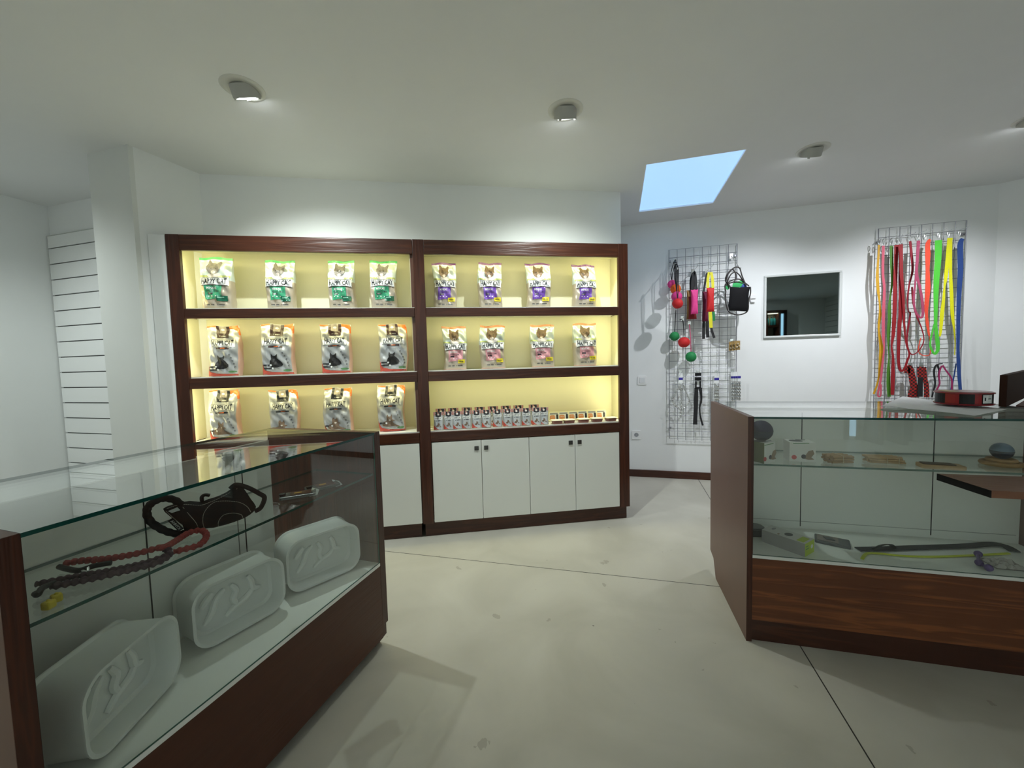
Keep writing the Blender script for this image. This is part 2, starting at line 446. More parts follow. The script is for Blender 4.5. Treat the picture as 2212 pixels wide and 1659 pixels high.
# ------------------------------------------------------------------ shelving along the skewed wall
SA = R(23.9); SO = (-2.51, 1.666)
def cabinet(u0, u1, label, two_posts):
    wd = u1-u0
    ox = SO[0]+u0*math.cos(SA); oy = SO[1]+u0*math.sin(SA)
    t = thing('shelving_cabinet', label, 'shelving cabinet', (ox, oy, 0), SA)
    D = 0.255; pw = 0.07; iw0 = pw if two_posts[0] else 0.0; iw1 = wd-pw if two_posts[1] else wd
    if two_posts[0]: MB().box(0.001, pw, 0, 0.025, 0.095, 1.94).build('post', WV, t, bevel=0.002)
    if two_posts[1]: MB().box(wd-pw, wd, 0, 0.025, 0.095, 1.94).build('post', WV, t, bevel=0.002)
    MB().box(iw0, iw1, 0.002, 0.025, 1.85, 1.9395).build('top_rail', WH, t, bevel=0.002)
    for za, zb in ((1.516, 1.454), (1.106, 1.037), (0.708, 0.638)):
        b = MB().box(iw0, iw1, 0.002, 0.022, zb, za-0.006).build('shelf', WH, t, bevel=0.0015)
        MB().box(iw0-0.04 if two_posts[0] else 0.018, iw1+0.04 if two_posts[1] else wd-0.001, 0.0225, D-0.002, zb+0.02, za).build('shelf_board', WHITE, b)
    MB().box(0.012, wd-0.012, 0.03, D, 0.001, 0.095).build('plinth', WH, t)
    MB().box(0.0, 0.0175, 0.0255, D, 0.097, 1.936).build('side_panel', LAM, t)
    MB().box(wd-0.0175, wd, 0.0255, D, 0.097, 1.936).build('side_panel', LAM, t)
    for za, zb in ((1.85, 1.517), (1.4535, 1.107), (1.0365, 0.709)):
        for a in ((0.018, 0.021), (wd-0.021, wd-0.018)):
            MB().box(a[0], a[1], 0.03, D-0.003, zb, za+(.049 if za > 1.8 else .018)).build('side_lining', CREAM, t)
    MB().box(0.018, wd-0.018, D, D+0.012, 0.097, 1.935).build('back_panel', CREAM, t)
    MB().box(0.018, wd-0.018, 0.026, D, 1.9, 1.93).build('top_board', CREAM, t)
    MB().box(0.018, wd-0.018, 0.03, D-0.002, 0.098, 0.114).build('bottom_board', WHITE, t)
    n = 4; x0 = iw0+0.003; x1 = iw1-0.003; dw = (x1-x0)/n
    for i in range(n):
        d = MB().box(x0+i*dw+0.0015, x0+(i+1)*dw-0.0015, 0.004, 0.022, 0.1, 0.634).build('door', WHITE, t, bevel=0.001)
        hx = x0+(i+1)*dw-0.032 if i % 2 == 0 else x0+i*dw+0.032
        MB().box(hx-0.014, hx+0.014, -0.001, 0.0039, 0.567, 0.595).box(hx-0.006, hx+0.006, -0.004, -0.0011, 0.575, 0.587).build('latch', pm('dark_latch', (0.09, 0.09, 0.085), 0.3, 0.6), d, bevel=0.0008)
    LEDM = pm('led_strip', (1, 0.93, 0.5), 0.4, emit=2.2, emc=(1.0, 0.92, 0.50))
    for k, za in enumerate((1.852, 1.457, 1.04)):
        s = MB().box(iw0+0.004 if iw0 else 0.03, iw1-0.004 if two_posts[1] else wd-0.03, 0.0255, 0.034, za+0.004, za+0.012).build('led_strip', LEDM, t)
        ld = bpy.data.lights.new('led', 'AREA'); ld.shape = 'RECTANGLE'; ld.size = (iw1-iw0)-0.06; ld.size_y = 0.012; ld.energy = 1.15*LED_W; ld.color = (1.0, 0.90, 0.42)
        lo = bpy.data.objects.new('led_glow', ld); COL.objects.link(lo); lo.parent = t
        lo.location = ((iw0+iw1)/2, 0.045, za-0.002); lo.rotation_euler = (R(28), 0, 0)
    for xx, on in ((iw0+0.012, two_posts[0]), (iw1-0.012, two_posts[1])):
        if not on: continue
        for za, zb in ((1.85, 1.517), (1.4535, 1.107), (1.0365, 0.709)):
            if (xx < 0.5) == (u0 < 0.5):
                ld = bpy.data.lights.new('led', 'AREA'); ld.shape = 'RECTANGLE'; ld.size = 0.008; ld.size_y = za-zb-0.04; ld.energy = 0.35*LED_W; ld.color = (1.0, 0.93, 0.52)
                lo = bpy.data.objects.new('led_glow', ld); COL.objects.link(lo); lo.parent = t
                lo.location = (xx-0.02 if xx < 0.5 else xx+0.02, 0.034, (za+zb)/2); lo.rotation_euler = (R(90), 0, 0)
    return t
cabinet(0.0, 1.3895, 'dark wood shelving cabinet, left bay, with silver and green-labelled food bags', (True, False))
cabinet(1.3905, 2.8375, 'dark wood shelving cabinet, right bay, with four white doors below', (True, True))

# ------------------------------------------------------------------ printed bags
def poly2d(pts, cuts=3):
    bm = bmesh.new(); vs = [bm.verts.new((p[0], p[1], 0)) for p in pts]
    bm.faces.new(vs); bmesh.ops.triangulate(bm, faces=bm.faces)
    if cuts: bmesh.ops.subdivide_edges(bm, edges=bm.edges, cuts=cuts, use_grid_fill=True)
    bmesh.ops.triangulate(bm, faces=bm.faces)
    bm.verts.index_update(); out = ([(v.co.x, v.co.y) for v in bm.verts], [tuple(v.index for v in f.verts) for f in bm.faces]); bm.free()
    return out
def rect2d(u0, u1, v0, v1, nu=10, nv=6, top=None, bot=None):
    vs = []; fs = []; nu *= 2; nv *= 2
    for i in range(nv+1):
        for j in range(nu+1):
            u = u0+(u1-u0)*j/nu; a = v0+(bot(u) if bot else 0); b = v1+(top(u) if top else 0)
            vs.append((u, a+(b-a)*i/nv))
    for i in range(nv):
        for j in range(nu):
            a = i*(nu+1)+j; fs.append((a, a+1, a+nu+2, a+nu+1))
    return vs, fs
def circ(cx, cy, rx, ry, n=14, a0=0): return [(cx+rx*math.cos(2*PI*i/n+a0), cy+ry*math.sin(2*PI*i/n+a0)) for i in range(n)]
_TX = {}
def txt(s_, bold=0.0):
    if (s_, bold) not in _TX: _TX[(s_, bold)] = text_mesh(s_, 1.0, bold)
    return _TX[(s_, bold)]
def placed_text(s_, cx, cy, wd, ht, bold=0.0, arch=0.0):
    vs, fs = txt(s_, bold)
    x0 = min(v[0] for v in vs); x1 = max(v[0] for v in vs); y1 = max(v[1] for v in vs); y0 = min(v[1] for v in vs)
    out = []
    for x, y in vs:
        u = (x-(x0+x1)/2)/(x1-x0)*2; v = ((y-y0)/(y1-y0)-0.5)
        out.append((cx+u*wd/2, cy+v*ht*(1+arch*u*u)))
    return out, fs

HEAD = [(-.5, -.15), (-.56, .12), (-.5, .3), (-.52, .72), (-.42, .82), (-.18, .52), (0, .56), (.18, .52), (.42, .82), (.52, .72), (.5, .3), (.56, .12), (.5, -.15), (.34, -.42), (.12, -.56), (-.12, -.56), (-.34, -.42)]
SITCAT = [(-.5, -.95), (-.62, -.5), (-.55, -.1), (-.42, .15), (-.45, .55), (-.40, .95), (-.22, .62), (.02, .62), (.28, .88), (.24, .5), (.2, .3), (.45, .05), (.72, -.35), (.78, -.62), (.6, -.85), (.2, -1.0), (-.2, -1.02)]
LYECAT = [(-1.0, -.75), (-1.02, -.4), (-.75, -.12), (-.45, -.05), (-.38, .25), (-.36, .65), (-.22, .92), (-.12, .62), (.12, .62), (.26, .92), (.32, .55), (.32, .2), (.5, .12), (.62, .06), (.6, -.02), (.35, -.05), (.42, -.35), (.75, -.6), (1.12, -.78), (1.15, -.9), (.8, -.9), (.3, -.8), (-.4, -.85)]
def foil(name, col, rough=0.32, metal=0.55):
    return pm(name, col, rough, metal, noise=0.05, nscale=25)
C_ = dict(white=pm('print_white', (0.80, 0.82, 0.82), 0.35), ink=pm('print_ink', (0.025, 0.028, 0.04), 0.4), sky=foil('print_sky', (0.60, 0.70, 0.72), 0.28, 0.25),
          beige=foil('print_beige', (0.48, 0.42, 0.34), 0.35, 0.3), silver=foil('print_silver', (0.52, 0.54, 0.56), 0.36, 0.45), grass=pm('print_grass', (0.42, 0.48, 0.16), 0.4),
          brown=pm('print_brown', (0.045, 0.022, 0.022), 0.3), char=pm('print_charcoal', (0.022, 0.025, 0.032), 0.3), orange=pm('print_orange', (0.85, 0.20, 0.04), 0.35),
          red=pm('print_red', (0.52, 0.075, 0.05), 0.38), cgrey=pm('print_grey_fur', (0.20, 0.19, 0.19), 0.6, noise=0.5, nscale=160), cbrown=pm('print_tabby_fur', (0.17, 0.115, 0.08), 0.6, noise=0.6, nscale=160),
          cblack=pm('print_black_fur', (0.012, 0.012, 0.014), 0.5), pink=pm('print_pink_nose', (0.55, 0.30, 0.28), 0.5), lgreen=pm('print_leaf_green', (0.10, 0.24, 0.10), 0.4),
          yellow=pm('print_yellow', (0.72, 0.60, 0.03), 0.4), grey=pm('print_grey_text', (0.28, 0.29, 0.30), 0.5), muzzle=pm('print_pale_fur', (0.62, 0.58, 0.54), 0.6),
          salmon=pm('print_side_salmon', (0.62, 0.40, 0.33), 0.4))

def make_bag(kind, wd, ht, seed):
    rnd = random.Random(seed)
    dp = wd*0.52
    ph = [rnd.uniform(0, 6.3) for _ in range(10)]
    dent = [(rnd.uniform(-.8, .8), rnd.uniform(.25, .9), rnd.uniform(.15, .3), rnd.uniform(-.006, .006)) for _ in range(6)]
    lean = rnd.uniform(-0.02, 0.02); sway = rnd.uniform(-0.012, 0.012)
    def prof(v):
        if v < .12: return .84+.16*math.sin(v/.12*PI/2)
        if v < .45: return 1.0
        if v < .93: return 1.0-.93*((v-.45)/.48)**1.6
        return .07-.03*(v-.93)/.07
    def wr(u, v):
        amp = .0034*min(1, v*8)*min(1, (1.04-v)*5)
        x = amp*(math.sin(9*u+5*v*6+ph[0])+.8*math.sin(5*u-15*v+ph[1])+.6*math.sin(17*u+9*v+ph[2])+.5*math.sin(22*v-3*u+ph[3]))
        for (a, b, r, h) in dent:
            x += h*math.exp(-((u-a)**2+((v-b)*1.6)**2)/(r*r))
        return x
    def half(v): return wd/2*(.95+.05*v+.022*math.sin(5*v+ph[4])+.015*math.sin(11*v+ph[5]))
    def S3(u, v, off=0.0, back=False):
        b = dp/2*prof(v); e = max(0.0, 1-abs(u)**4)**.25
        y = b*e*(1 if back else -1)
        y += (wr(u, v)*e if not back else -wr(u, v)*e)
        x = u*half(v)+sway*math.sin(PI*v); z = v*ht+(.004*math.sin(4*u+ph[6])*(v**6))
        return (x, y-off+lean*v*v*0.5, z)
    body = MB(); NU, NV = 26, 40
    bands = {'green': ('sky', 'beige', 'gr'), 'purple': ('sky', 'beige', 'pu'), 'pink': ('sky', 'beige', 'pi'), 'black': ('silver', 'silver', None), 'tabby': ('silver', 'silver', None)}[kind]
    acc = {'green': pm('print_green', (0.055, 0.36, 0.20), 0.35), 'purple': pm('print_purple', (0.17, 0.075, 0.42), 0.35), 'pink': pm('print_rose', (0.66, 0.32, 0.36), 0.35)}.get(kind)
    seal = {'green': pm('seal_green', (0.06, 0.42, 0.14), 0.35), 'purple': pm('seal_purple', (0.16, 0.05, 0.22), 0.35), 'pink': pm('seal_orange', (0.55, 0.26, 0.14), 0.35), 'black': C_['brown'], 'tabby': C_['char']}[kind]
    us = [-math.cos(PI*j/NU) for j in range(NU+1)]
    ring = [(u, False) for u in us]+[(u, True) for u in us[::-1][1:-1]]
    n = len(ring); VM = 0.955
    vs = [S3(u, VM*i/NV, 0, bk) for i in range(NV+1) for (u, bk) in ring]
    for i in range(NV):
        v = VM*(i+.5)/NV
        if bands[2]: mm = (acc if kind != 'pink' else C_['salmon']) if v < .035 else (C_['beige'] if v < .56 else C_['sky'])
        else: mm = C_['silver']
        for j in range(n):
            u, bk = ring[j]; side = bk or abs(u) > .93
            m2 = mm
            if not bands[2] and side and u > 0: m2 = C_['salmon'] if v < .8 else C_['orange']
            if not bands[2] and v < .2 and (side and u < 0): m2 = C_['red']
            body.mat(m2); body.mi.append(body.cur); body.f.append((i*n+j, i*n+(j+1) % n, (i+1)*n+(j+1) % n, (i+1)*n+j))
    body.mat(C_['beige'] if bands[2] else C_['red']); body.mi += [body.cur]; body.f.append(tuple(range(n)))
    body.v = [Vector(v) for v in vs]
    t = thing('pet_food_bag', None, 'food bag')
    body.build('bag_body', None, t, smooth=True, angle=70)
    sl = MB().mat(seal if bands[2] else C_['silver'])
    pts = [[S3(u, v, 0, bk) for (u, bk) in ring] for v in (.955, .978, 1.0)]
    sl.v = [Vector(p) for r_ in pts for p in r_]; sl.f = [(i*n+j, i*n+(j+1) % n, (i+1)*n+(j+1) % n, (i+1)*n+j) for i in range(2) for j in range(n)]+[tuple(2*n+j for j in range(n))]; sl.mi = [0]*len(sl.f)
    sl.build('top_seal', None, t, smooth=True, angle=60)
    def put(mb, m, shape, lay):
        vs, fs = shape; mb.mat(m); mb.add([S3(max(-.985, min(.985, u)), v, .0022+.0008*lay) for u, v in vs], fs)
    arch_t = lambda u: .022*u*u; arch_b = lambda u: -.022*u*u
    ban = MB(); pr = MB(); cat = MB(); stk = MB(); low = MB()
    if bands[2]:
        put(ban, C_['white'], rect2d(-.9, .9, .462, .60, 14, 5, arch_t, arch_b), 3)
        for s1, s2 in (((.592, .598)), ((.464, .470))):
            put(ban, C_['ink'], rect2d(-.86, .86, s1-.004, s2-.004+.002, 14, 1, arch_t if s1 > .5 else arch_b, arch_t if s1 > .5 else arch_b), 5)
        put(ban, C_['ink'], placed_text('HAPPY CAT', 0, .531, 1.62, .090, .026, .38), 5)
        ban.build('logo_banner', None, t)
        cx, cy = (-.08, .775); k = .66
        put(cat, C_['grass'], rect2d(-.96, .96, .60, .645, 12, 2), 0)
        put(cat, C_['muzzle'], poly2d(circ(cx+.05, .645, .42, .05)), 1)
        fur = {'green': C_['cgrey'], 'purple': C_['cbrown'], 'pink': C_['cbrown']}[kind]
        tl = rnd.uniform(.12, .3)
        head = [(cx+(x*math.cos(tl)+y*math.sin(tl)*.7)*k*1.15, cy+(y*math.cos(tl)-x*math.sin(tl)*.7)*k*.31) for x, y in HEAD]
        put(cat, fur, poly2d(head), 2)
        put(cat, C_['muzzle'], poly2d(circ(cx+.02, cy-.075, .13, .035)), 3)
        for dx in (-.13, .15): put(cat, C_['ink'], poly2d(circ(cx+dx, cy+.005, .045, .011, 8)), 4)
        put(cat, C_['pink'], poly2d(circ(cx+.02, cy-.055, .035, .012, 8)), 4)
        cat.build('cat_picture', None, t)
        put(pr, acc, rect2d(-.62, .62 if kind == 'pink' else .46, .20, .452, 8, 5, None, (lambda u: .03*u)), 1)
        put(pr, C_['white'], placed_text('MINKAS', -.16, .405, .62, .046, .02), 3)
        put(pr, C_['ink'], placed_text({'green': 'PERFECT MIX', 'purple': 'URINARY CARE', 'pink': 'KITTEN CARE'}[kind], -.1, .345, .8, .030, .008), 3)
        put(pr, C_['char'], rect2d(-.46, -.12, .285, .318, 4, 2), 2)
        if kind != 'pink': put(pr, C_['white'], placed_text('ADULT', -.29, .302, .22, .016, .01), 4)
        for q in range(3): put(pr, C_['white'], poly2d(circ(-.42+.26*q, .25, .05, .012, 8)), 3)
        if kind == 'green': put(stk, pm('print_deep_green', (0.008, 0.12, 0.07), 0.3), rect2d(.12, .8, .155, .255, 6, 3), 4); put(stk, pm('print_mint', (0.25, 0.55, 0.42), 0.4), rect2d(.2, .6, .215, .235, 3, 1), 6)
        else: put(stk, C_['yellow'], rect2d(.22, .82, .145, .225, 6, 3, lambda u: .01*u), 4); put(stk, C_['ink'], placed_text('FREE', .5, .185, .4, .026, .01), 6)
        stk.build('offer_sticker', None, t)
        for q, (a, b) in enumerate(((-.6, -.36), (-.28, -.06), (.1, .16), (.22, .62))):
            put(low, C_['ink'], rect2d(a, b, .085, .098, 3, 1), 2); put(low, C_['grey'], rect2d(a, b, .068, .078, 3, 1), 2)
        low.build('small_print', None, t)
        pr.build('flavour_panel', None, t)
    else:
        put(pr, seal, rect2d(-.40, .40, .765, .995, 8, 8), 1)
        put(pr, pm('print_window_grey', (0.30, 0.27, 0.25), 0.35), rect2d(-.22, .22, .855, .995, 6, 5), 2)
        put(pr, C_['white'], poly2d(circ(0, .925, .11, .022)), 3)
        put(pr, C_['white'], placed_text('1+ years', .02, .795, .42, .028, .015), 3)
        put(pr, C_['orange'], rect2d(.42, .96, .95, .998, 5, 3), 1)
        put(pr, C_['orange'], poly2d([(.6, .95), (.97, .95), (.97, .84), (.86, .90)]), 1)
        put(pr, C_['orange'], rect2d(-.96, -.42, .975, .998, 5, 2), 1)
        put(ban, C_['white'], rect2d(-.82, .8, .58, .735, 14, 5, lambda u: .03*u*u-.005, lambda u: -.02*u*u+.005), 2)
        put(ban, C_['ink'], rect2d(-.70, .68, .722, .728, 14, 1, lambda u: .03*u*u-.005, lambda u: .03*u*u-.005), 4)
        put(ban, C_['ink'], rect2d(-.70, .68, .592, .598, 14, 1, lambda u: -.02*u*u+.005, lambda u: -.02*u*u+.005), 4)
        put(ban, C_['ink'], placed_text('HAPPY CAT', 0, .66, 1.36, .092, .022, .30), 4)
        ban.build('logo_banner', None, t)
        pr2 = pr; pr = MB()
        put(pr, seal, rect2d(-.42, .42, .54, .568, 8, 2, lambda u: -.01*u*u, lambda u: -.02*u*u), 2)
        put(pr, C_['orange'], rect2d(-.12, .16, .548, .56, 4, 1), 4)
        put(pr, C_['grey'], placed_text('STERILISED', 0, .49, .72, .020, .0), 3)
        pr.build('variety_name', None, t); pr = low
        for q in range(5):
            a = -0.15+q*.28; put(pr, C_['ink'], poly2d(circ(.52+.30*math.sin(a*1.25)*1.0, .425-.062*q, .052, .016, 8)), 3); put(pr, C_['silver'], poly2d(circ(.53+.30*math.sin(a*1.25), .423-.062*q, .028, .008, 6)), 4)
        pr.build('icon_chain', None, t); pr = stk
        put(pr, C_['red'], poly2d([(-.97, .02), (-.97, .24), (-.9, .16), (-.75, .09), (-.3, .055), (.3, .045), (.97, .04), (.97, .004), (-.97, .004)], 3), 1)
        put(pr, C_['lgreen'], poly2d(circ(.66, .085, .27, .022, 12)), 2)
        nb = 2 if kind == 'black' else 1
        for q in range(nb):
            put(pr, C_['char'], rect2d(-.86, -.36+.12*q, .175-.06*q, .205-.06*q, 5, 2), 2); put(pr, C_['white'], poly2d(circ(-.36+.12*q, .19-.06*q, .07, .02, 10)), 3)
        pr.build('lower_print', None, t); pr2.build('bag_tab', None, t)
        if kind == 'black': put(cat, C_['cblack'], poly2d([(-.06+x*.62, .285+y*.142) for x, y in SITCAT]), 2)
        else:
            put(cat, C_['cbrown'], poly2d([(-.08+x*.6, .24+y*.15) for x, y in LYECAT]), 2)
            put(cat, C_['muzzle'], poly2d(circ(-.08, .255, .08, .016, 8)), 3)
        cat.build('cat_picture', None, t)
    return t

E2 = ['leftmost of its row', 'second from the left in its row', 'third from the left in its row', 'rightmost of its row']
rows = [
 ('green', 1.516, 'green-banded food bag on the top left shelf', 'green food bags on the top left shelf', [(438, 508, 558), (577, 640, 564), (711, 770, 565), (801, 860, 564)]),
 ('purple', 1.516, 'purple-panelled food bag on the top right shelf', 'purple food bags on the top right shelf', [(934, 986, 568), (1034, 1086, 569), (1135, 1188, 569), (1234, 1285, 573)]),
 ('black', 1.106, 'silver bag with black cat on the middle shelf', 'silver black-cat bags on the middle shelf', [(446, 516, 705), (564, 635, 701), (691, 758, 701), (815, 878, 701)]),
 ('pink', 1.106, 'pale pink food bag on the middle shelf', 'pink food bags on the middle right shelf', [(953, 1006, 706), (1036, 1091, 704), (1145, 1197, 702), (1237, 1288, 699)]),
 ('tabby', 0.708, 'silver bag with tabby picture on the lowest shelf', 'silver tabby-cat bags on the lowest open shelf', [(456, 522, 843), (583, 647, 843), (703, 766, 838), (818, 879, 832)])]
SN = (-math.sin(SA), math.cos(SA))
bagp = (SO[0]+SN[0]*0.085, SO[1]+SN[1]*0.085)
bagc = (SO[0]+SN[0]*0.125, SO[1]+SN[1]*0.125)
k = 0
for kind, z, lab, grp, lst in rows:
    for i, (xa, xb, yt) in enumerate(lst):
        k += 1
        pa = at_plane(xa, 700, bagp, SA); pb = at_plane(xb, 700, bagp, SA); pt = at_plane((xa+xb)/2, yt, bagc, SA)
        wd = (Vector((pb.x-pa.x, pb.y-pa.y))).length*1.0; ht = pt.z-z
        c0 = at_plane((xa+xb)/2, 700, bagc, SA)
        if z < 1: c0 = at_plane((xa+xb)/2, 900, bagc, SA)
        elif z > 1.3: c0 = at_plane((xa+xb)/2, 620, bagc, SA)
        t = make_bag(kind, wd, ht, 100+k)
        t.location = (c0.x, c0.y, z+0.001); t.rotation_euler = (0, 0, SA+R([1, 3, -2, 2][i] if not kind in ('purple', 'pink') else [1, 4, -4, 2][i]))
        t['label'] = lab+', '+E2[i]; t['group'] = grp

# pouches and trays on the lowest shelf of the right bay
def shelf_pt(px, depth, z=0.7112, py=915):
    q = at_plane(px, py, (SO[0]+SN[0]*depth, SO[1]+SN[1]*depth), SA); return Vector((q.x, q.y, z))
def make_pouch():
    t = thing('pet_food_pouch', None, 'pouch')
    W, Hh, D = .066, .118, .022
    def S3(u, v, off=0.0, bk=False):
        b = D/2*((1-v)**.8+.06); e = max(0, 1-abs(u)**4)**.25; s_ = 1 if bk else -1
        return (u*W/2*(1-.04*math.sin(3*v)), s_*b*e-off+.002*math.sin(6*u+5*v), v*Hh)
    us = [-math.cos(PI*j/8) for j in range(9)]; ring = [(u, False) for u in us]+[(u, True) for u in us[::-1][1:-1]]; n = len(ring)
    b = MB().mat(C_['silver']); b.add([S3(u, i/8, 0, bk) for i in range(9) for u, bk in ring], [(i*n+j, i*n+(j+1) % n, (i+1)*n+(j+1) % n, (i+1)*n+j) for i in range(8) for j in range(n)]+[tuple(range(n)), tuple(8*n+j for j in range(n))])
    b.build('pouch_body', None, t, smooth=True, angle=60)
    p_ = MB()
    def put(m, sh, lay): p_.mat(m); p_.add([S3(max(-.985, min(.985, u)), v, .0006+.0004*lay) for u, v in sh[0]], sh[1])
    put(pm('pouch_back_pink', (0.45, 0.22, 0.2), 0.4), rect2d(-.97, .97, .80, .995, 6, 2), 0)
    put(C_['char'], poly2d([(-.55, .74), (-.6, .86), (-.6, .99), (.6, .99), (.6, .86), (.55, .74), (0, .71)], 1), 1)
    put(C_['white'], poly2d(circ(0, .85, .2, .05)), 2)
    put(C_['white'], rect2d(-.85, .85, .56, .70, 6, 1), 1); put(C_['ink'], placed_text('HAPPY CAT', 0, .63, 1.4, .08, .015, .25), 2)
    put(C_['ink'], rect2d(-.45, .5, .48, .51, 5, 1, lambda u: .02*u, lambda u: .02*u), 1)
    put(C_['cbrown'], poly2d([(.1+x*.5, .27+y*.13) for x, y in LYECAT], 1), 1)
    put(C_['red'], poly2d([(-.95, .01), (-.95, .28), (-.6, .16), (-.2, .06), (.2, .01)], 1), 1)
    p_.build('front_print', None, t)
    return t
proto = make_pouch(); first = True
front = [947, 969, 988, 1008, 1030, 1051, 1075, 1097, 1116, 1137, 1159, 1175]
back = [953, 980, 1009, 1037, 1066, 1094, 1121, 1154]
ordn = ['first', 'second', 'third', 'fourth', 'fifth', 'sixth', 'seventh', 'eighth', 'ninth', 'tenth', 'eleventh', 'twelfth']
for rr, (xs, dpt, sc) in enumerate(((front, .045, 1.0), (back, .115, 1.12))):
    for i, x in enumerate(xs):
        o = proto if first else copy_tree(proto); first = False
        o.location = shelf_pt(x, dpt); o.rotation_euler = (R(-5), 0, SA+R(random.uniform(-14, 6))); o.scale = (sc, sc, sc)
        o['label'] = 'silver cat food pouch on the lowest shelf, %s from the left in the %s row' % (ordn[i], 'front' if rr == 0 else 'back')
        o['group'] = 'cat food pouches in the right bay'
def make_tray(up):
    t = thing('pet_food_tray', None, 'food tray')
    M = Matrix.Rotation(R(90), 4, 'X') if up else Matrix()
    Z0 = Matrix.Translation((0, 0, .034)) if up else Matrix()
    T = Z0 @ M
    b = MB(T); lo = rrect(.066, .056, .012, 4); hi = rrect(.078, .066, .015, 4); n = len(lo)
    b.add([(p[0], p[1], 0) for p in lo]+[(p[0], p[1], .022) for p in hi], [(i, (i+1) % n, n+(i+1) % n, n+i) for i in range(n)]+[tuple(range(n))])
    b.build('tub', pm('tray_plastic', (0.25, 0.10, 0.08), 0.4), t, smooth=True)
    l = MB(T); l.prism(rrect(.086, .072, .018, 5), .0222, .0245); l.build('lid', pm('tray_rim_cream', (0.80, 0.77, 0.50) if up else (0.8, 0.78, 0.7), 0.35), t)
    q = MB(T)
    def pl(m, pts, z): q.mat(m); q.prism(pts, z, z+.0004)
    if up:
        pl(C_['white'], rrect(.070, .056, .013, 4), .0246)
        pl(pm('print_peach', (0.72, 0.30, 0.12), 0.4), rrect(.040, .034, .01, 4, -.012, -.008), .0251)
        pl(C_['ink'], rrect(.015, .036, .004, 3, .025, -.004), .0251)
        pl(C_['grey'], rrect(.06, .011, .004, 3, 0, .020), .0251)
        q.mat(C_['white']); vs, fs = placed_text('HAPPY CAT', -.008, -.003, .03, .006, .01); q.add([(x, y, .0257) for x, y in vs], fs)
    else: pl(C_['white'], rrect(.070, .056, .013, 4), .0246)
    q.build('lid_print', None, t)
    return t
pt_ = make_tray(True)
for i, x in enumerate((1195, 1216.5, 1236.5, 1257, 1276.5, 1296)):
    o = pt_ if i == 0 else copy_tree(pt_)
    o.location = shelf_pt(x, .165, .71); o.rotation_euler = (R(-8), 0, SA+R(random.uniform(-5, 5))); o['group'] = 'upright pate trays'
    o['label'] = 'cream-rimmed food tray stood on edge with orange picture, %s from the left' % ordn[i]
pt_ = make_tray(False)
for i, x in enumerate((1203, 1229, 1260, 1289, 1319)):
    o = pt_ if i == 0 else copy_tree(pt_)
    o.location = shelf_pt(x, .065, .7095); o.rotation_euler = (0, 0, SA+R(random.uniform(-6, 6))); o['group'] = 'flat pate trays'
    o['label'] = 'small food tray with white lid lying flat at the shelf edge, %s from the left' % ordn[i]

# ------------------------------------------------------------------ right glass counter
CA = R(1.1); CO = (0.495, 1.679)
ct = thing('glass_display_counter', 'glass-topped display counter with brown side panel on the right', 'display counter', (CO[0], CO[1], 0), CA)
TZ, CW, CDp = 0.912, 1.10, 0.565
notch = [(0.0, 0), (0.43, 0), (0.445, 0.03), (0.445, 0.085), (0.475, 0.11), (0.565, 0.11) if False else (0.475, 0.11), ]
MB().prism([(0, 0), (0.455, 0), (0.50, 0.085), (0.565, 0.10), (0.565, TZ), (0, TZ)], 0, 0.02, 'yz').build('side_panel', LAM, ct, bevel=0.001)
MB().prism([(0, 0), (0.455, 0), (0.50, 0.085), (0.565, 0.10), (0.565, TZ), (0, TZ)], CW-0.02, CW, 'yz').build('side_panel', LAM, ct, bevel=0.001)
MB().box(0.0, 0.020, -0.0012, -0.0002, 0, TZ).build('edge_band', WV, ct)
MB().box(0.0205, CW-0.02, 0.0, 0.018, 0.092, 0.345).build('front_apron', WC, ct)
MB().box(0.0205, CW-0.02, 0.012, 0.03, 0.0, 0.090).build('kick_board', WH, ct)
MB().box(0.0205, CW-0.0205, 0.0, CDp-0.02, 0.346, 0.358).build('display_floor', WHITE, ct)
MB().box(0.0205, CW-0.0205, CDp-0.265, CDp-0.250, 0.3585, TZ-0.002).build('back_panel', WHITE, ct)
for xx in (0.31, 0.79):
    MB().box(xx-0.0015, xx+0.0015, CDp-0.2665, CDp-0.265, 0.37, 0.89).build('door_gap', DARKG, ct)
MB().box(0.0205, 1.07, CDp-0.2662, CDp-0.265, 0.392, 0.394).build('door_track', pm('track_grey', (0.3, 0.32, 0.3), 0.4), ct)
def pane(name, x0, x1, y0, y1, z0, z1, parent, ax, em=GEDGE):
    """glass sheet: two clear faces, green rim"""
    g = MB().mat(GLS); vs = [(x, y, z) for x in (x0, x1) for y in (y0, y1) for z in (z0, z1)]
    fs = {'x': [(0, 1, 3, 2), (4, 6, 7, 5)], 'y': [(0, 4, 5, 1), (2, 3, 7, 6)], 'z': [(0, 2, 6, 4), (1, 5, 7, 3)]}
    g.add(vs, fs[ax])
    for k_, q in fs.items():
        if k_ != ax: g.mat(em); g.add(vs, q)
    return g.build(name, None, parent)
pane('glass_top', 0.021, CW-0.021, -0.002, CDp-0.002, TZ-0.008, TZ, ct, 'z')
pane('glass_front', 0.0215, CW-0.0215, 0.001, 0.006, 0.359, TZ-0.0085, ct, 'y', GEDGE2)
pane('glass_shelf', 0.0215, CW-0.0215, 0.03, CDp-0.268, 0.712, 0.719, ct, 'z', GEDGE2)

def on_shelf(px, py, z): return at_z(px, py, z)
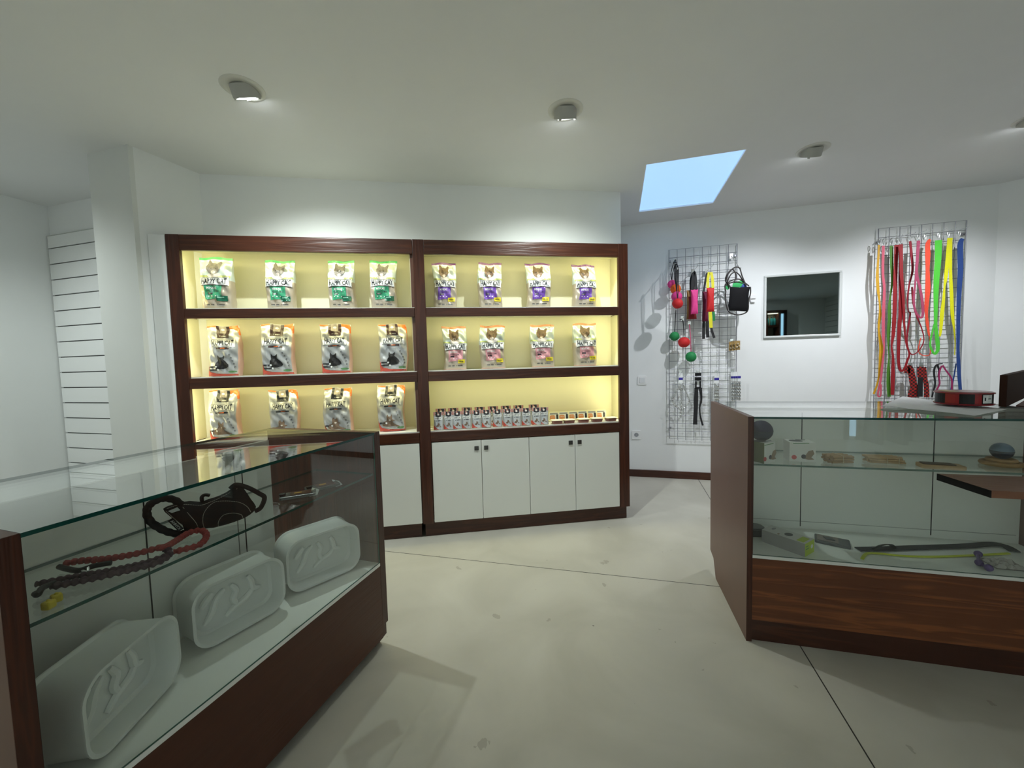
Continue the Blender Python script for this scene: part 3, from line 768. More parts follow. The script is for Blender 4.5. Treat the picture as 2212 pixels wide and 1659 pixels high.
# objects on the counter's glass shelf
def sphere_toy(label, c, r, m1, m2, rz=0):
    t = thing('toy_ball', label, 'ball', (c[0], c[1], c[2]-r), rz)
    MB().lathe([(max(1e-4, r*math.cos(a)), r+r*math.sin(a)) for a in [R(-90+9*i) for i in range(11)]], 32).build('lower_half', m2, t, smooth=True)
    MB().lathe([(max(1e-4, r*math.cos(a)), r+r*math.sin(a)) for a in [R(9*i) for i in range(11)]], 32).build('upper_half', m1, t, smooth=True)
    MB().lathe([(r*.99, r-.0015), (r*1.012, r-.001), (r*1.012, r+.001), (r*.99, r+.0015)], 32).build('seam', BLACK, t, smooth=True)
    return t
SZ = 0.7195
def carton(name, label, cat, loc, rz, wx, dy, h, mats, deco):
    """mats: front, left side, top"""
    t = thing(name, label, cat, loc, rz)
    b = MB(); x, y = wx/2, dy/2
    vs = [(a, b2, c2) for a in (-x, x) for b2 in (-y, y) for c2 in (0, h)]
    b.mat(mats[0]).add(vs, [(0, 4, 5, 1), (2, 3, 7, 6)]); b.mat(mats[1]).add(vs, [(0, 1, 3, 2), (4, 6, 7, 5)]); b.mat(mats[2]).add(vs, [(0, 2, 6, 4), (1, 5, 7, 3)])
    b.build('carton', None, t, bevel=0.0008)
    d = MB()
    for face, m, pts in deco:
        d.mat(m)
        if face == 'front': d.prism(pts, -y-.0006, -y-.0001, 'xz')
        elif face == 'top': d.prism(pts, h+.0002, h+.0007, 'xy')
        elif face == 'right': d.prism(pts, x+.0001, x+.0006, 'yz')
    d.build('carton_print', None, t)
    return t
WB = pm('box_white', (0.62, 0.63, 0.60), 0.45); GB = pm('box_olive', (0.13, 0.16, 0.05), 0.5); IRED = pm('icon_red', (0.45, 0.05, 0.05), 0.5)
FUR = pm('print_dog_brown', (0.25, 0.18, 0.12), 0.6)
deco = [('front', C_['lgreen'], [(-.032, .072), (.022, .075), (.022, .078), (-.032, .075)]), ('front', C_['grey'], [(-.025, .088), (.008, .088), (.008, .091), (-.025, .091)]),
        ('front', IRED, circ(-.028, .018, .009, .009)), ('front', FUR, [(0, .015), (.012, .03), (.02, .045), (.035, .05), (.04, .035), (.03, .02), (.04, .012), (.02, .01)]), ('front', C_['ink'], circ(.004, .022, .008, .009)),
        ('top', C_['ink'], circ(-.01, 0, .028, .020, 18))]
b0 = at_z(1658, 1000, SZ)
carton('treat_ball_box', 'white and olive cardboard box under the purple ball', 'box', (0.568, 1.758, SZ), R(38), .066, .066, .083, (WB, GB, WB), deco)
sphere_toy('dark purple ball resting on a small white and olive box', (0.566, 1.757, SZ+.084+.0412), .041, pm('ball_purple', (0.010, 0.006, 0.035), 0.6, spec=.2), pm('ball_navy', (0.008, 0.012, 0.028), 0.6, spec=.2))
q = at_z(1722, 1000, SZ)
t = carton('toy_box', 'white cardboard box with round window, right of the purple ball', 'box', (0.716, 1.80, SZ), R(-3), .088, .07, .078, (WB, WB, WB), deco[:5]+[('top', C_['ink'], circ(-.012, 0, .024, .018, 18))])
STK = pm('wood_sticks', (0.36, 0.23, 0.11), 0.6, noise=0.3, nscale=60)
STK2 = pm('pale_sticks', (0.48, 0.34, 0.20), 0.6, noise=0.25, nscale=60)
def sticks(label, c, rz, L, n, rows_, m, r=.005):
    t = thing('chew_stick_bundle', label, 'chew sticks', (c[0], c[1], SZ), rz)
    rnd = random.Random(n)
    for i in range(n):
        for j in range(rows_):
            y = (i-(n-1)/2)*r*2.05; z = r+j*r*1.9; dx = rnd.uniform(-.006, .006)
            MB().tube([(dx-L/2, y, z), (dx, y+rnd.uniform(-.001, .001), z+.0004), (dx+L/2, y, z)], [r*.95, r, r*.9], 8).build('stick', m, t, smooth=True, angle=50)
    hgt = r*2*rows_; wy = n*r*1.03+.001
    for dx in ((0.0,) if L < .10 else (-.0, L*.33)):
        b = MB(); b.tube([(dx, -wy, 0.001), (dx, wy, 0.001), (dx, wy, hgt), (dx, -wy, hgt)], .0012, 6, True); b.build('tie_band', pm('tie_straw', (0.55, 0.48, 0.33), 0.6), t)
    return t
sticks('short thick bundle of tied brown chew sticks on the glass shelf', (0.843, 1.785), R(12), .078, 5, 3, STK, .0052)
sticks('long bundle of thin pale chew sticks in the middle of the glass shelf', (1.005, 1.81), R(-4), .108, 6, 3, STK2, .0042)
t = thing('grooming_comb_pack', 'flat tan packet right of the long stick bundle', 'packet', (1.145, 1.752, SZ), R(-6))
MB().prism(rrect(.122, .05, .008, 4), 0, .014).build('wood_block', STK2, t, bevel=0.002)
MB().prism(rrect(.09, .036, .006, 4, -.008, 0), .0142, .017).build('inlay', pm('dark_inlay', (0.10, 0.07, 0.05), 0.4), t)
t = thing('straw_nest', 'small woven straw ring under the blue ball', 'pet toy', (1.375, 1.83, SZ), 0)
rr = [.004]*24
MB().tube([(0.050*math.cos(a), 0.044*math.sin(a), .008) for a in [2*PI*i/24 for i in range(24)]], .008, 8, True).tube([(0.034*math.cos(a), 0.032*math.sin(a), .020) for a in [2*PI*i/24 for i in range(24)]], .007, 8, True).build('ring', STK, t, smooth=True)
sphere_toy('blue ball sitting on a woven straw ring near the counter end', (1.375, 1.83, SZ+.0535), .030, pm('ball_blue', (0.09, 0.15, 0.22), 0.35), pm('ball_dark_blue', (0.015, 0.03, 0.05), 0.4))

# on the white bottom of the counter
FZ = 0.3585
LIME = pm('lime_card', (0.42, 0.55, 0.03), 0.45)
t = carton('water_fountain_box', 'white carton with lime green end on the counter bottom', 'box', (0.674, 1.786, FZ), R(46), .078, .158, .052, (LIME, pm('card_grey', (0.33, 0.33, 0.32), 0.5), WB),
  [('top', C_['char'], circ(0, -.005, .018, .014, 18)), ('top', LIME, [(-.03, -.07), (.025, -.07), (.025, -.045), (-.03, -.045)]), ('top', C_['grey'], circ(.01, .055, .014, .006)), ('top', FUR, circ(-.028, .02, .007, .004)),
   ('front', C_['white'], circ(.018, .028, .010, .008)), ('front', C_['lgreen'], [(-.033, .036), (-.012, .036), (-.012, .040), (-.033, .040)]), ('front', C_['lgreen'], [(-.033, .026), (-.008, .026), (-.008, .030), (-.033, .030)])])
t = thing('black_clipper_case', 'black rounded plastic case beside the lime-ended carton', 'case', (0.572, 1.885, FZ), R(10))
MB().prism(rrect(.115, .075, .03, 6), 0, .030).build('case_body', BLACK, t, bevel=0.006)
MB().prism(rrect(.10, .062, .026, 6), .0302, .036).build('case_lid', pm('smoked_plastic', (0.03, 0.035, 0.04), 0.2), t, bevel=0.002)
t = thing('grey_gadget_pack', 'small grey blister pack on the counter bottom', 'packet', (0.865, 1.86, FZ), R(-22))
MB().prism(rrect(.115, .075, .006, 3), 0, .012).build('tray', pm('pack_grey', (0.10, 0.105, 0.11), 0.4), t, bevel=0.002)
MB().prism([(-.05, -.03), (.02, -.03), (.02, .03), (-.05, .03)], .0122, .014).build('insert_card', pm('pack_card', (0.22, 0.19, 0.17), 0.5), t)
MB().prism([(-.02, -.015), (.01, -.012), (.0, .012), (-.03, .01)], .0142, .0165).build('clip', pm('pack_dark', (0.04, 0.04, 0.045), 0.3), t)
# black strap lead, lying along the counter bottom
def strap_on(z, pix, k=6):
    return smoothpath([at_z(x, y, z) for x, y in pix], k)
p0 = strap_on(FZ+.004, [(1853, 1187), (1900, 1186), (1990, 1183), (2080, 1180), (2140, 1176), (2170, 1180), (2192, 1192)])
t = thing('strap_lead', 'flat black nylon strap lying along the counter bottom', 'leash', p0[0])
off = p0[0]
MB().ribbon([p-off for p in p0], [.032]*len(p0), .003, (0, 0, 1)).build('strap', pm('black_nylon', (0.012, 0.015, 0.018), 0.7), t)
p1 = [at_z(x, y, FZ+.008+dz)-off for x, y, dz in ((1885, 1186, 0), (1900, 1180, .012), (1915, 1177, .014), (1925, 1178, .01), (1932, 1184, 0))]
MB().ribbon(smoothpath(p1, 4), [.018]*17, .003, (0, .5, 1)).build('strap_loop', MT['black_nylon'], t)
p2 = strap_on(FZ+.002, [(1862, 1208), (1872, 1197), (1895, 1196), (1960, 1202), (2030, 1203), (2110, 1200), (2180, 1196)])
t = thing('lime_lead', 'thin lime yellow lead below the black strap', 'leash', p2[0])
MB().ribbon([p-p2[0] for p in p2], [.010]*len(p2), .003, (0, 0, 1)).build('cord', pm('lime_nylon', (0.55, 0.62, 0.03), 0.5), t)
t = thing('bone_beads_toy', 'small purple three-knob plastic toy on the counter bottom', 'pet toy', (1.255, 1.765, FZ))
PUR = pm('dusty_purple', (0.10, 0.06, 0.20), 0.4)
kn = [tuple((at_z(px, py, FZ+.012)-Vector(t.location)).xy) for px, py in ((2113, 1197), (2115, 1216), (2136, 1227))]
for x, y in kn: MB().ball((x, y, .0125), .012, 10, (1, 1, 1)).build('knob', PUR, t, smooth=True)
MB().tube([(x, y, .011) for x, y in kn], .0055, 8).build('joint_bar', PUR, t, smooth=True)
t = thing('scrunched_wrapper', 'pale scrunched plastic wrapper by the purple toy', 'packet', (1.365, 1.79, FZ))
w_ = MB(); rnd = random.Random(5); nn = 9
w_.add([((i-4)*.012, (j-4)*.010, .003+rnd.uniform(0, .014)*(0 < i < 8 and 0 < j < 8)) for i in range(9) for j in range(9)]+[((i-4)*.012, (j-4)*.010, 0) for i in range(9) for j in range(9)], [(i*9+j, i*9+j+1, (i+1)*9+j+1, (i+1)*9+j) for i in range(8) for j in range(8)]+[(81+i*9+j, 81+(i+1)*9+j, 81+(i+1)*9+j+1, 81+i*9+j+1) for i in range(8) for j in range(8)])
w_.build('film', pm('pale_film', (0.45, 0.43, 0.40), 0.25), t)

# on top of the counter
t = thing('paper_sheet', 'grey-white sheet of paper curling on the glass top', 'paper', (1.20, 1.95, TZ+.001), 0)
pp = MB(); nx, ny = 20, 12; c4 = [at_z(1901, 881, TZ+.002), at_z(2105, 899, TZ+.002), at_z(2175, 885, TZ+.002), at_z(1950, 857, TZ+.002)]
vs = []
for i in range(nx+1):
    for j in range(ny+1):
        a, b2 = i/nx, j/ny
        q = (c4[0]*(1-a)+c4[1]*a)*(1-b2)+(c4[3]*(1-a)+c4[2]*a)*b2
        vs.append(q-Vector(t.location)+Vector((0, 0, .0015+.007*math.exp(-((a-.12)/.16)**2)*(1-b2)+.006*(1-b2)*a*(1-a)*3)))
n_ = len(vs)
pp.add(vs+[v-Vector((0, 0, .0006)) for v in vs], [(i*(ny+1)+j, i*(ny+1)+j+1, (i+1)*(ny+1)+j+1, (i+1)*(ny+1)+j) for i in range(nx) for j in range(ny)]+[(n_+i*(ny+1)+j, n_+(i+1)*(ny+1)+j, n_+(i+1)*(ny+1)+j+1, n_+i*(ny+1)+j+1) for i in range(nx) for j in range(ny)])
pp.build('sheet', pm('paper_grey_white', (0.74, 0.76, 0.76), 0.6), t, smooth=True)
rc = at_z(2116, 881, TZ+.004)
t = thing('ribbon_spool', 'dark red and black round reel on the counter top', 'reel', (rc.x-.012, rc.y+.06, TZ+.014), R(-12))
RR = .083
MB().lathe([(0.03, 0), (RR, 0), (RR+.002, .003), (RR+.002, .006), (0.03, .006)], 48).build('lower_flange', pm('spool_red', (0.22, 0.006, 0.012), 0.25), t, smooth=True)
MB().lathe([(0.03, .046), (RR+.002, .046), (RR+.002, .050), (RR-.004, .053), (0.03, .053)], 48).build('upper_flange', MT['spool_red'], t, smooth=True)
wnd = MB(); N_ = 48
for i in range(N_):
    a0, a1 = 2*PI*i/N_, 2*PI*(i+1)/N_
    red = 28 <= i <= 31 or 36 <= i <= 37 or 3 <= i <= 7
    wnd.mat(pm('spool_bright_red', (0.30, 0.008, 0.008), 0.4) if red else BLACK)
    ra = RR-.003
    wnd.add([(ra*math.cos(a0), ra*math.sin(a0), .0062), (ra*math.cos(a1), ra*math.sin(a1), .0062), (ra*math.cos(a1), ra*math.sin(a1), .0458), (ra*math.cos(a0), ra*math.sin(a0), .0458)], [(0, 1, 2, 3)])
wnd.build('winding', None, t, smooth=True)
lb = MB().mat(C_['white'])
a0, a1 = 2*PI*38.2/48, 2*PI*41.6/48
def arcpatch(mb, a0, a1, z0, z1, r_, k=5):
    vs = [(r_*math.cos(a0+(a1-a0)*i/k), r_*math.sin(a0+(a1-a0)*i/k), z) for i in range(k+1) for z in (z0, z1)]
    mb.add(vs, [(2*i, 2*i+2, 2*i+3, 2*i+1) for i in range(k)])
arcpatch(lb, a0, a1, .010, .043, RR-.0012)
lb.mat(C_['ink']); arcpatch(lb, a0+.06, a0+.12, .020, .033, RR-.0006); arcpatch(lb, a0+.22, a1-.06, .026, .029, RR-.0006)
lb.build('paper_label', None, t)

# raised till screen of brown board at the counter end and the leaf shelf in front of it
t = thing('till_screen', 'dark brown upright board standing diagonally at the counter end', 'screen board', (1.525, 2.02, TZ+.002), R(47))
MB().box(0, .62, 0, .02, 0, .13).build('board', pm('dark_brown_board', (0.035, 0.012, 0.006), 0.7, spec=.2, noise=0.1), t, bevel=0.001)
leaf = thing('leaf_shelf', 'dark-edged brown leaf board jutting in from the right edge', 'shelf board', (0, 0, 0))
zl = .735; A0 = at_z(2025, 1023, zl); A1 = at_z(2142.5, 1060, zl)
out = [(A0.x, A0.y), (A1.x, A1.y), (A1.x+1.04, A1.y+.018), (A1.x+1.04, A0.y+.055), (A0.x+.4, A0.y+.012)]
MB().prism(out, zl-.022, zl).build('leaf_top', LEAFM, leaf, bevel=0.0008)
dx, dy = A1.x-A0.x, A1.y-A0.y; L_ = math.hypot(dx, dy); nxx, nyy = dy/L_, -dx/L_
MB().prism([(A0.x+nxx*.0003, A0.y+nyy*.0003), (A1.x+nxx*.0003, A1.y+nyy*.0003), (A1.x+nxx*.0018, A1.y+nyy*.0018), (A0.x+nxx*.0018, A0.y+nyy*.0018)], zl-.022, zl).build('edge_strip', BLACK, leaf)
MB().box(A1.x+1.0, A1.x+1.02, A1.y+.005, A0.y+.03, 0.0, zl-.0225).build('support_panel', WYY, leaf)
dk = thing('till_desk', 'brown laminate till desk mostly beyond the right edge', 'desk', (0, 0, 0))
dp_ = [(1.62, 1.72), (2.3, 1.72), (2.3, 2.5), (1.96, 2.48), (1.62, 2.105)]
MB().prism(dp_, TZ-.025, TZ).build('desk_top', LAM, dk, bevel=.001)
MB().prism([(x*.98+.04, y*.98+.04) for x, y in dp_], 0, TZ-.0255).build('desk_body', WYY, dk)

# ------------------------------------------------------------------ left glass display case
LA = R(-2.6); LO = (-0.917, 1.33)       # far front corner; local -y runs towards the camera
lc = thing('glass_display_case', 'long glass-topped display case with brown base in the left foreground', 'display case', (LO[0], LO[1], 0), LA)
LZ, LW, LL = 0.887, 0.555, 0.945
sp = [(-LW, 0.0), (-0.03, 0.0), (0, 0.0)]
for y0, y1 in ((-0.033, 0.0), (-LL-0.028, -LL)):
    MB().prism([(-LW+.02, 0.0), (-0.045, 0.0), (-0.010, 0.045), (-0.010, 0.092), (0, 0.10), (0, LZ), (-LW, LZ), (-LW, .10)], y0, y1, 'xz').build('end_panel', WV if y0 > -.5 else LAM, lc, bevel=0.001)
MB().box(-0.0, 0.0008, -LL-0.028, -LL, 0.1, LZ).build('edge_band', WV, lc)
MB().box(-0.018, -0.0005, -LL+0.0005, -0.0335, 0.052, 0.348).build('front_apron', WYY, lc)
MB().box(-0.08, -0.062, -LL+0.0005, -0.0335, 0.0, 0.16).build('kick_board', pm('dark_kick', (0.02, 0.012, 0.01), 0.6), lc)
MB().box(-LW+.002, -0.0005, -LL+0.0005, -0.0335, 0.349, 0.361).build('display_floor', WHITE, lc)
MB().box(-0.315, -0.30, -LL+0.0005, -0.29, 0.3615, LZ-.0085).build('back_panel', WHITE, lc)
MB().box(-0.36, -0.345, -.42, -0.2, 0.3615, LZ-.0085).build('sliding_door', WHITE, lc)
for yy in (-.345, -.62):
    MB().box(-.2998, -.2985, yy-.0014, yy+.0014, .37, LZ-.01).build('door_gap', DARKG, lc)
MB().box(-.2998, -.2985, -.37-.001, -.37+.001, .37, LZ-.01).build('door_gap', pm('gap_soft', (0.12, 0.13, 0.12), 0.6), lc)
pane('glass_top', -LW+.002, 0.002, -LL-0.0, -0.0335, LZ-.008, LZ, lc, 'z')
pane('glass_front', -.006, -.001, -LL+.001, -.034, .3615, LZ-.0085, lc, 'x', GEDGE2)
pane('glass_shelf', -.298, -.012, -LL+.001, -.034, .717, .724, lc, 'z', GEDGE)
MB().box(-LW, -LW+.015, -LL+.001, -.034, .10, .348).build('rear_board', WHITE, lc)

# three white tubs with raised wavy ridges, standing on edge
PLA = pm('tub_white_plastic', (0.66, 0.69, 0.67), 0.35, spec=0.4)
def tub(label, loc, rz, W=.265, Hh=.185, D=.112, lean=1, flip=1):
    t = thing('plastic_litter_tub', label, 'plastic tub', loc, rz, 'white plastic tubs in the left case')
    T = Matrix.Translation((0, 0, Hh/2+.006)) @ Matrix.Rotation(R(-lean), 4, 'X')
    rings = [(W, Hh, .052, 0, 0), (W, Hh, .052, .004, 0), (W-.006, Hh-.006, .05, .010, 0), (W-.004, Hh-.004, .05, D-.010, 0), (W+.006, Hh+.006, .055, D-.004, 0), (W+.006, Hh+.006, .055, D, 0),
             (W-.012, Hh-.012, .045, D, 0), (W-.016, Hh-.016, .044, D*.5, 0)]
    inner = [(W-.014, Hh-.014, .046, 0, 0), (W-.018, Hh-.018, .045, .003, 0), (W-.034, Hh-.034, .038, .046, 0), (W-.050, Hh-.050, .032, .053, 0)]
    def mk(seq, cap):
        b = MB(T); n = 36; vs = []
        for (w_, h_, r_, y, _) in seq: vs += [(p[0], y, p[1]) for p in rrect(w_, h_, r_, 8)]
        n = len(rrect(1, 1, .1, 8))
        fs = [(i*n+j, i*n+(j+1) % n, (i+1)*n+(j+1) % n, (i+1)*n+j) for i in range(len(seq)-1) for j in range(n)]
        if cap: fs.append(tuple((len(seq)-1)*n+j for j in range(n)))
        b.add(vs, fs); return b
    mk(rings, True).build('tub_wall', PLA, t, smooth=True, angle=35)
    mk([(W, Hh, .052, 0, 0)]+inner, True).build('tub_floor', PLA, t, smooth=True, angle=35)
    RG = pm('tub_ridge', (0.72, 0.75, 0.73), 0.35)
    for pts in ([(-.095, -.055), (-.07, -.02), (-.055, .02), (-.03, .045)], [(-.01, .05), (.005, .02), (-.005, -.01), (.01, -.04)], [(.045, .055), (.055, .03), (.06, .0), (.085, -.012)], [(-.03, -.062), (.0, -.04), (.04, -.025), (.06, .0)][::1], [(-.10, .01), (-.085, .03), (-.065, .05)]):
        path = smoothpath([(flip*x*.86, .050, z*.80) for x, z in pts], 6); m = len(path)
        r = MB(T); r.tube(path, [.0035+.006*math.sin(PI*(i+.5)/m)**.6 for i in range(m)], 8); r.build('ridge', RG, t, smooth=True)
    return t
def face_anchor(c, rz, W): return (c[0]+math.cos(rz)*W/2, c[1]+math.sin(rz)*W/2, .3625)
for lab, bl, ang, W_, H_ in (('white plastic tub with wavy ridges, nearest the camera', (-1.0, .458), 112, .25, .178), ('white plastic tub with wavy ridges, middle of three', (-1.118, .738), 76, .25, .178), ('white plastic tub with wavy ridges, beside the dark end panel', (-1.088, 1.018), 64, .26, .182)):
    a = R(ang); tub(lab, face_anchor(bl, a, W_), a, W_, H_)

# on the glass shelf of the left case
GZ = .7245
def loc3(px, py, z): return at_z(px, py, z)
def rope(mb, path, r, twist=46):
    n = len(path); L_ = [0]
    for i in range(1, n): L_.append(L_[-1]+(path[i]-path[i-1]).length)
    mb.tube(path, [r*(1+.24*math.sin(L_[i]/(r*1.0)*PI)) for i in range(n)], 8)
rp = pm('rope_red', (0.25, 0.035, 0.032), 0.7, noise=0.7, nscale=220); rp2 = pm('rope_plum', (0.045, 0.018, 0.03), 0.7, noise=0.6, nscale=220)
base = at_z(300, 1200, GZ)
t = thing('braided_rope_leash', 'red and plum braided rope leash lying on the left glass shelf', 'leash', base)
def px3(lst, z0=GZ+.0105): return [at_z(x, y, z0+dz)-base for x, y, dz in lst]
up = px3([(140, 1218, .004), (170, 1212, .006), (230, 1207, .006), (290, 1197, .008), (340, 1184, .012), (358, 1181, .016), (385, 1165, .012), (410, 1150, .010), (436, 1146, .008), (446, 1158, .004), (432, 1176, 0), (400, 1186, 0), (375, 1192, 0)])
b = MB(); rope(b, smoothpath(up, 20), .0064); b.build('upper_loop', rp, t, smooth=True)
lo_ = px3([(350, 1182, .010), (363, 1189, .008), (364, 1200, .002), (340, 1215, 0), (288, 1229, 0), (228, 1243, 0), (168, 1256, 0), (110, 1267, 0)])
b = MB(); rope(b, smoothpath(lo_, 22), .0064); b.build('lower_strand', rp2, t, smooth=True)
md = px3([(372, 1196, .004), (310, 1216, .002), (240, 1232, 0), (160, 1246, 0), (78, 1262, 0)])
b = MB(); rope(b, smoothpath(md, 30), .0058); b.build('middle_strand', rp2, t, smooth=True)
for pts in ([(128, 1224, 0), (150, 1230, 0), (172, 1232, 0), (205, 1222, .004), (240, 1216, .004)], [(76, 1282, 0), (82, 1284, 0), (92, 1270, .004), (120, 1258, .004)]):
    b = MB(); b.tube(smoothpath(px3(pts), 6), .0055, 8); b.build('clip_strap', BLACK, t, smooth=True)
b = MB(); b.tube([Vector(p) for p in px3([(176, 1232, .0), (192, 1226, .004), (190, 1236, 0)])], .003, 8, True); b.build('metal_ring', CHROME, t, smooth=True)
YEL = pm('toy_yellow', (0.52, 0.42, 0.01), 0.45, noise=0.2, nscale=200)
for k_, (x, y, rz) in enumerate(((105, 1306, 20), (122, 1291, -15))):
    c = at_z(x, y, GZ+.008)
    t = thing('yellow_cube_toy', ('nearer' if k_ == 0 else 'farther')+' of two small yellow dimpled cubes on the glass shelf', 'pet toy', (c.x, c.y, GZ+.0002), R(rz))
    b = MB(); b.box(-.0075, .0075, -.0075, .0075, 0, .015); b.build('cube', YEL, t, bevel=.003)
    b = MB(); b.ball((0, 0, .015), .003, 6); b.build('dimple_knob', YEL, t, smooth=True)

# black padded harness lying on the shelf
hb = at_z(470, 1140, GZ+.02)
ha = math.atan2((at_z(560, 1100, GZ).y-at_z(360, 1150, GZ).y), (at_z(560, 1100, GZ).x-at_z(360, 1150, GZ).x))
hp0 = at_z(400, 1149, GZ+.01); hp1 = at_z(545, 1113, GZ+.01)
ha = math.atan2(hp1.y-hp0.y, hp1.x-hp0.x)
t = thing('dog_harness', 'black padded dog harness with cream stitching on the left glass shelf', 'dog harness', (hp0.x, hp0.y, GZ), ha)
Minv = Matrix.LocRotScale(t.location, Euler((0, 0, ha)), None).inverted()
def hpt(x, y, dep=0.0):
    q = at_plane(x, y, (hp0.x, hp0.y), ha); q = Minv @ q; return Vector((q.x, dep, max(q.z, .002)))
FAB = pm('harness_black', (0.006, 0.006, 0.007), 0.85, noise=0.4, nscale=300)
outl = [(352, 1099), (372, 1090), (388, 1086), (410, 1082), (433, 1084), (450, 1078), (470, 1072), (495, 1060), (517, 1047), (530, 1060), (542, 1078), (553, 1094), (547, 1106), (530, 1118), (505, 1128), (474, 1139), (450, 1141), (425, 1146), (400, 1148), (394, 1134), (380, 1125), (364, 1113)]
o2 = []
ol = smoothpath([Vector((x, y, 0)) for x, y in outl], 2, True)
for p_ in ol: q = hpt(p_.x, p_.y); o2.append((q.x, q.z))
MB().puff(o2, .045, 0.0, 6).build('padded_body', FAB, t, smooth=True, angle=60)
THR = pm('cream_thread', (0.42, 0.40, 0.34), 0.7)
def front(px, py, k=-.0235):
    q = hpt(px, py); return Vector((q.x, k, q.z))
def puffy(px, py):
    # depth of the padded front at that place, by distance to the outline
    q = hpt(px, py); cx = sum(p[0] for p in o2)/len(o2); cz = sum(p[1] for p in o2)/len(o2)
    d = Vector((q.x-cx, q.z-cz)); best = 1e9
    for i in range(len(o2)):
        a = Vector((o2[i][0]-cx, o2[i][1]-cz)); b_ = Vector((o2[(i+1) % len(o2)][0]-cx, o2[(i+1) % len(o2)][1]-cz))
        e = b_-a; den = d.x*e.y-d.y*e.x
        if abs(den) < 1e-12: continue
        s_ = (a.x*e.y-a.y*e.x)/den; u_ = (a.x*d.y-a.y*d.x)/den
        if s_ > 0 and -0.01 <= u_ <= 1.01: best = min(best, s_)
    kk = max(0.0, min(.995, (1-1/best)/.92)) if best > 1 else 0
    return Vector((q.x, -.0225*math.sqrt(max(0, 1-(1-kk)**2))-.0008, q.z))
for pts in ([(394, 1092), (408, 1108), (422, 1125), (428, 1140)], [(440, 1138), (436, 1120), (440, 1100), (460, 1082), (487, 1078), (515, 1082), (532, 1092), (540, 1104)], [(471, 1136), (470, 1122), (480, 1108), (500, 1104), (518, 1108), (523, 1116)], [(358, 1102), (372, 1115), (386, 1128), (396, 1138)], [(360, 1097), (380, 1090), (400, 1087), (430, 1088), (452, 1082), (480, 1070), (512, 1053)]):
    path = smoothpath([puffy(x, y) for x, y in pts], 6)
    b = MB()
    for i in range(0, len(path)-1): b.tube([path[i], path[i].lerp(path[i+1], .72)], .0007, 5)
    b.build('stitching', THR, t)
tp = [front(*p, -.022) for p in ((362, 1099), (382, 1091), (388, 1097), (370, 1103))]
b = MB(); b.add([tuple(v) for v in tp]+[(v.x, v.y-.001, v.z) for v in tp], [(0, 1, 2, 3), (7, 6, 5, 4), (0, 4, 5, 1), (1, 5, 6, 2), (2, 6, 7, 3), (3, 7, 4, 0)]); b.build('reflective_patch', pm('patch_grey', (0.45, 0.48, 0.47), 0.4), t)
lp = smoothpath([hpt(*p, -.004) for p in ((392, 1090), (376, 1079), (352, 1076), (328, 1086), (317, 1103), (324, 1124), (345, 1140), (370, 1150), (396, 1153), (408, 1146))], 8)
for v in lp: v.z = max(v.z, .0085)
b = MB(); b.tube(lp, [.0085*(1+.08*math.sin(i*1.3)) for i in range(len(lp))], 10); b.build('rope_handle', FAB, t, smooth=True)
rp_ = smoothpath([hpt(*p, -.002) for p in ((497, 1056), (510, 1047), (535, 1053), (560, 1066), (571, 1075), (563, 1096), (550, 1104))], 6)
b = MB(); b.tube(rp_, .0062, 10); b.build('side_handle', FAB, t, smooth=True)
b = MB(); b.tube(smoothpath([hpt(*p, 0) for p in ((437, 1084), (436, 1074), (443, 1069), (453, 1070))], 5), .0045, 8); b.build('buckle_tab', BLACK, t, smooth=True)
ta = hpt(367, 1119, -.012); tb = hpt(391, 1142, -.012); tv = tb-ta; ang = math.atan2(tv.z, tv.x)
M_ = Matrix.Translation((ta+tb)/2) @ Matrix.Rotation(-ang, 4, 'Y')
LN = tv.length
b = MB(M_).mat(BLACK); b.box(-LN/2, LN/2, -.0008, .0008, -.0055, .0055); b.mat(pm('tag_text', (0.5, 0.52, 0.5), 0.6))
vs, fs = placed_text('ANNYX', 0, 0, LN*.8, .006, .02)
b.add([(x, -.0014, y) for x, y in vs], fs); b.build('woven_label', None, t)

# small plastic-wrapped packs at the far end of the shelf
for k_, (x, y, rz, lab) in enumerate(((644, 1068, 40, 'clear-wrapped pack with dark card, nearer of two on the glass shelf'), (697, 1050, 58, 'clear-wrapped pack with dark card, farther of two by the end panel'))):
    c = at_z(x, y, GZ+.006)
    t = thing('wrapped_gadget_pack', lab, 'packet', (c.x, c.y, GZ+.0003), R(rz))
    MB().prism(rrect(.105, .052, .006, 3), 0, .010).build('tray', pm('gunmetal_pack', (0.10, 0.11, 0.11), 0.25, 0.3), t, bevel=.002)
    MB().prism(rrect(.060, .040, .002, 2, .008, 0), .0102, .0115).build('card', pm('dark_maroon_card', (0.05, 0.015, 0.012), 0.3), t)
    MB().prism(rrect(.022, .012, .002, 2, .0, 0), .0117, .0122).build('gold_mark', pm('gold_print', (0.45, 0.27, 0.04), 0.4), t)
    MB().prism(rrect(.018, .02, .005, 4, -.045, 0), .0102, .016).build('nozzle', BLACK, t, bevel=.002)
    b = MB(); b.add([(.035, -.03, .002), (.058, -.028, .004), (.062, .02, .006), (.04, .03, .014), (.035, -.03, .001), (.058, -.028, .003), (.062, .02, .005), (.04, .03, .013)], [(0, 1, 2, 3), (7, 6, 5, 4)]); b.build('wrapper_flap', pm('clear_wrap', (0.35, 0.38, 0.37), 0.1), t)

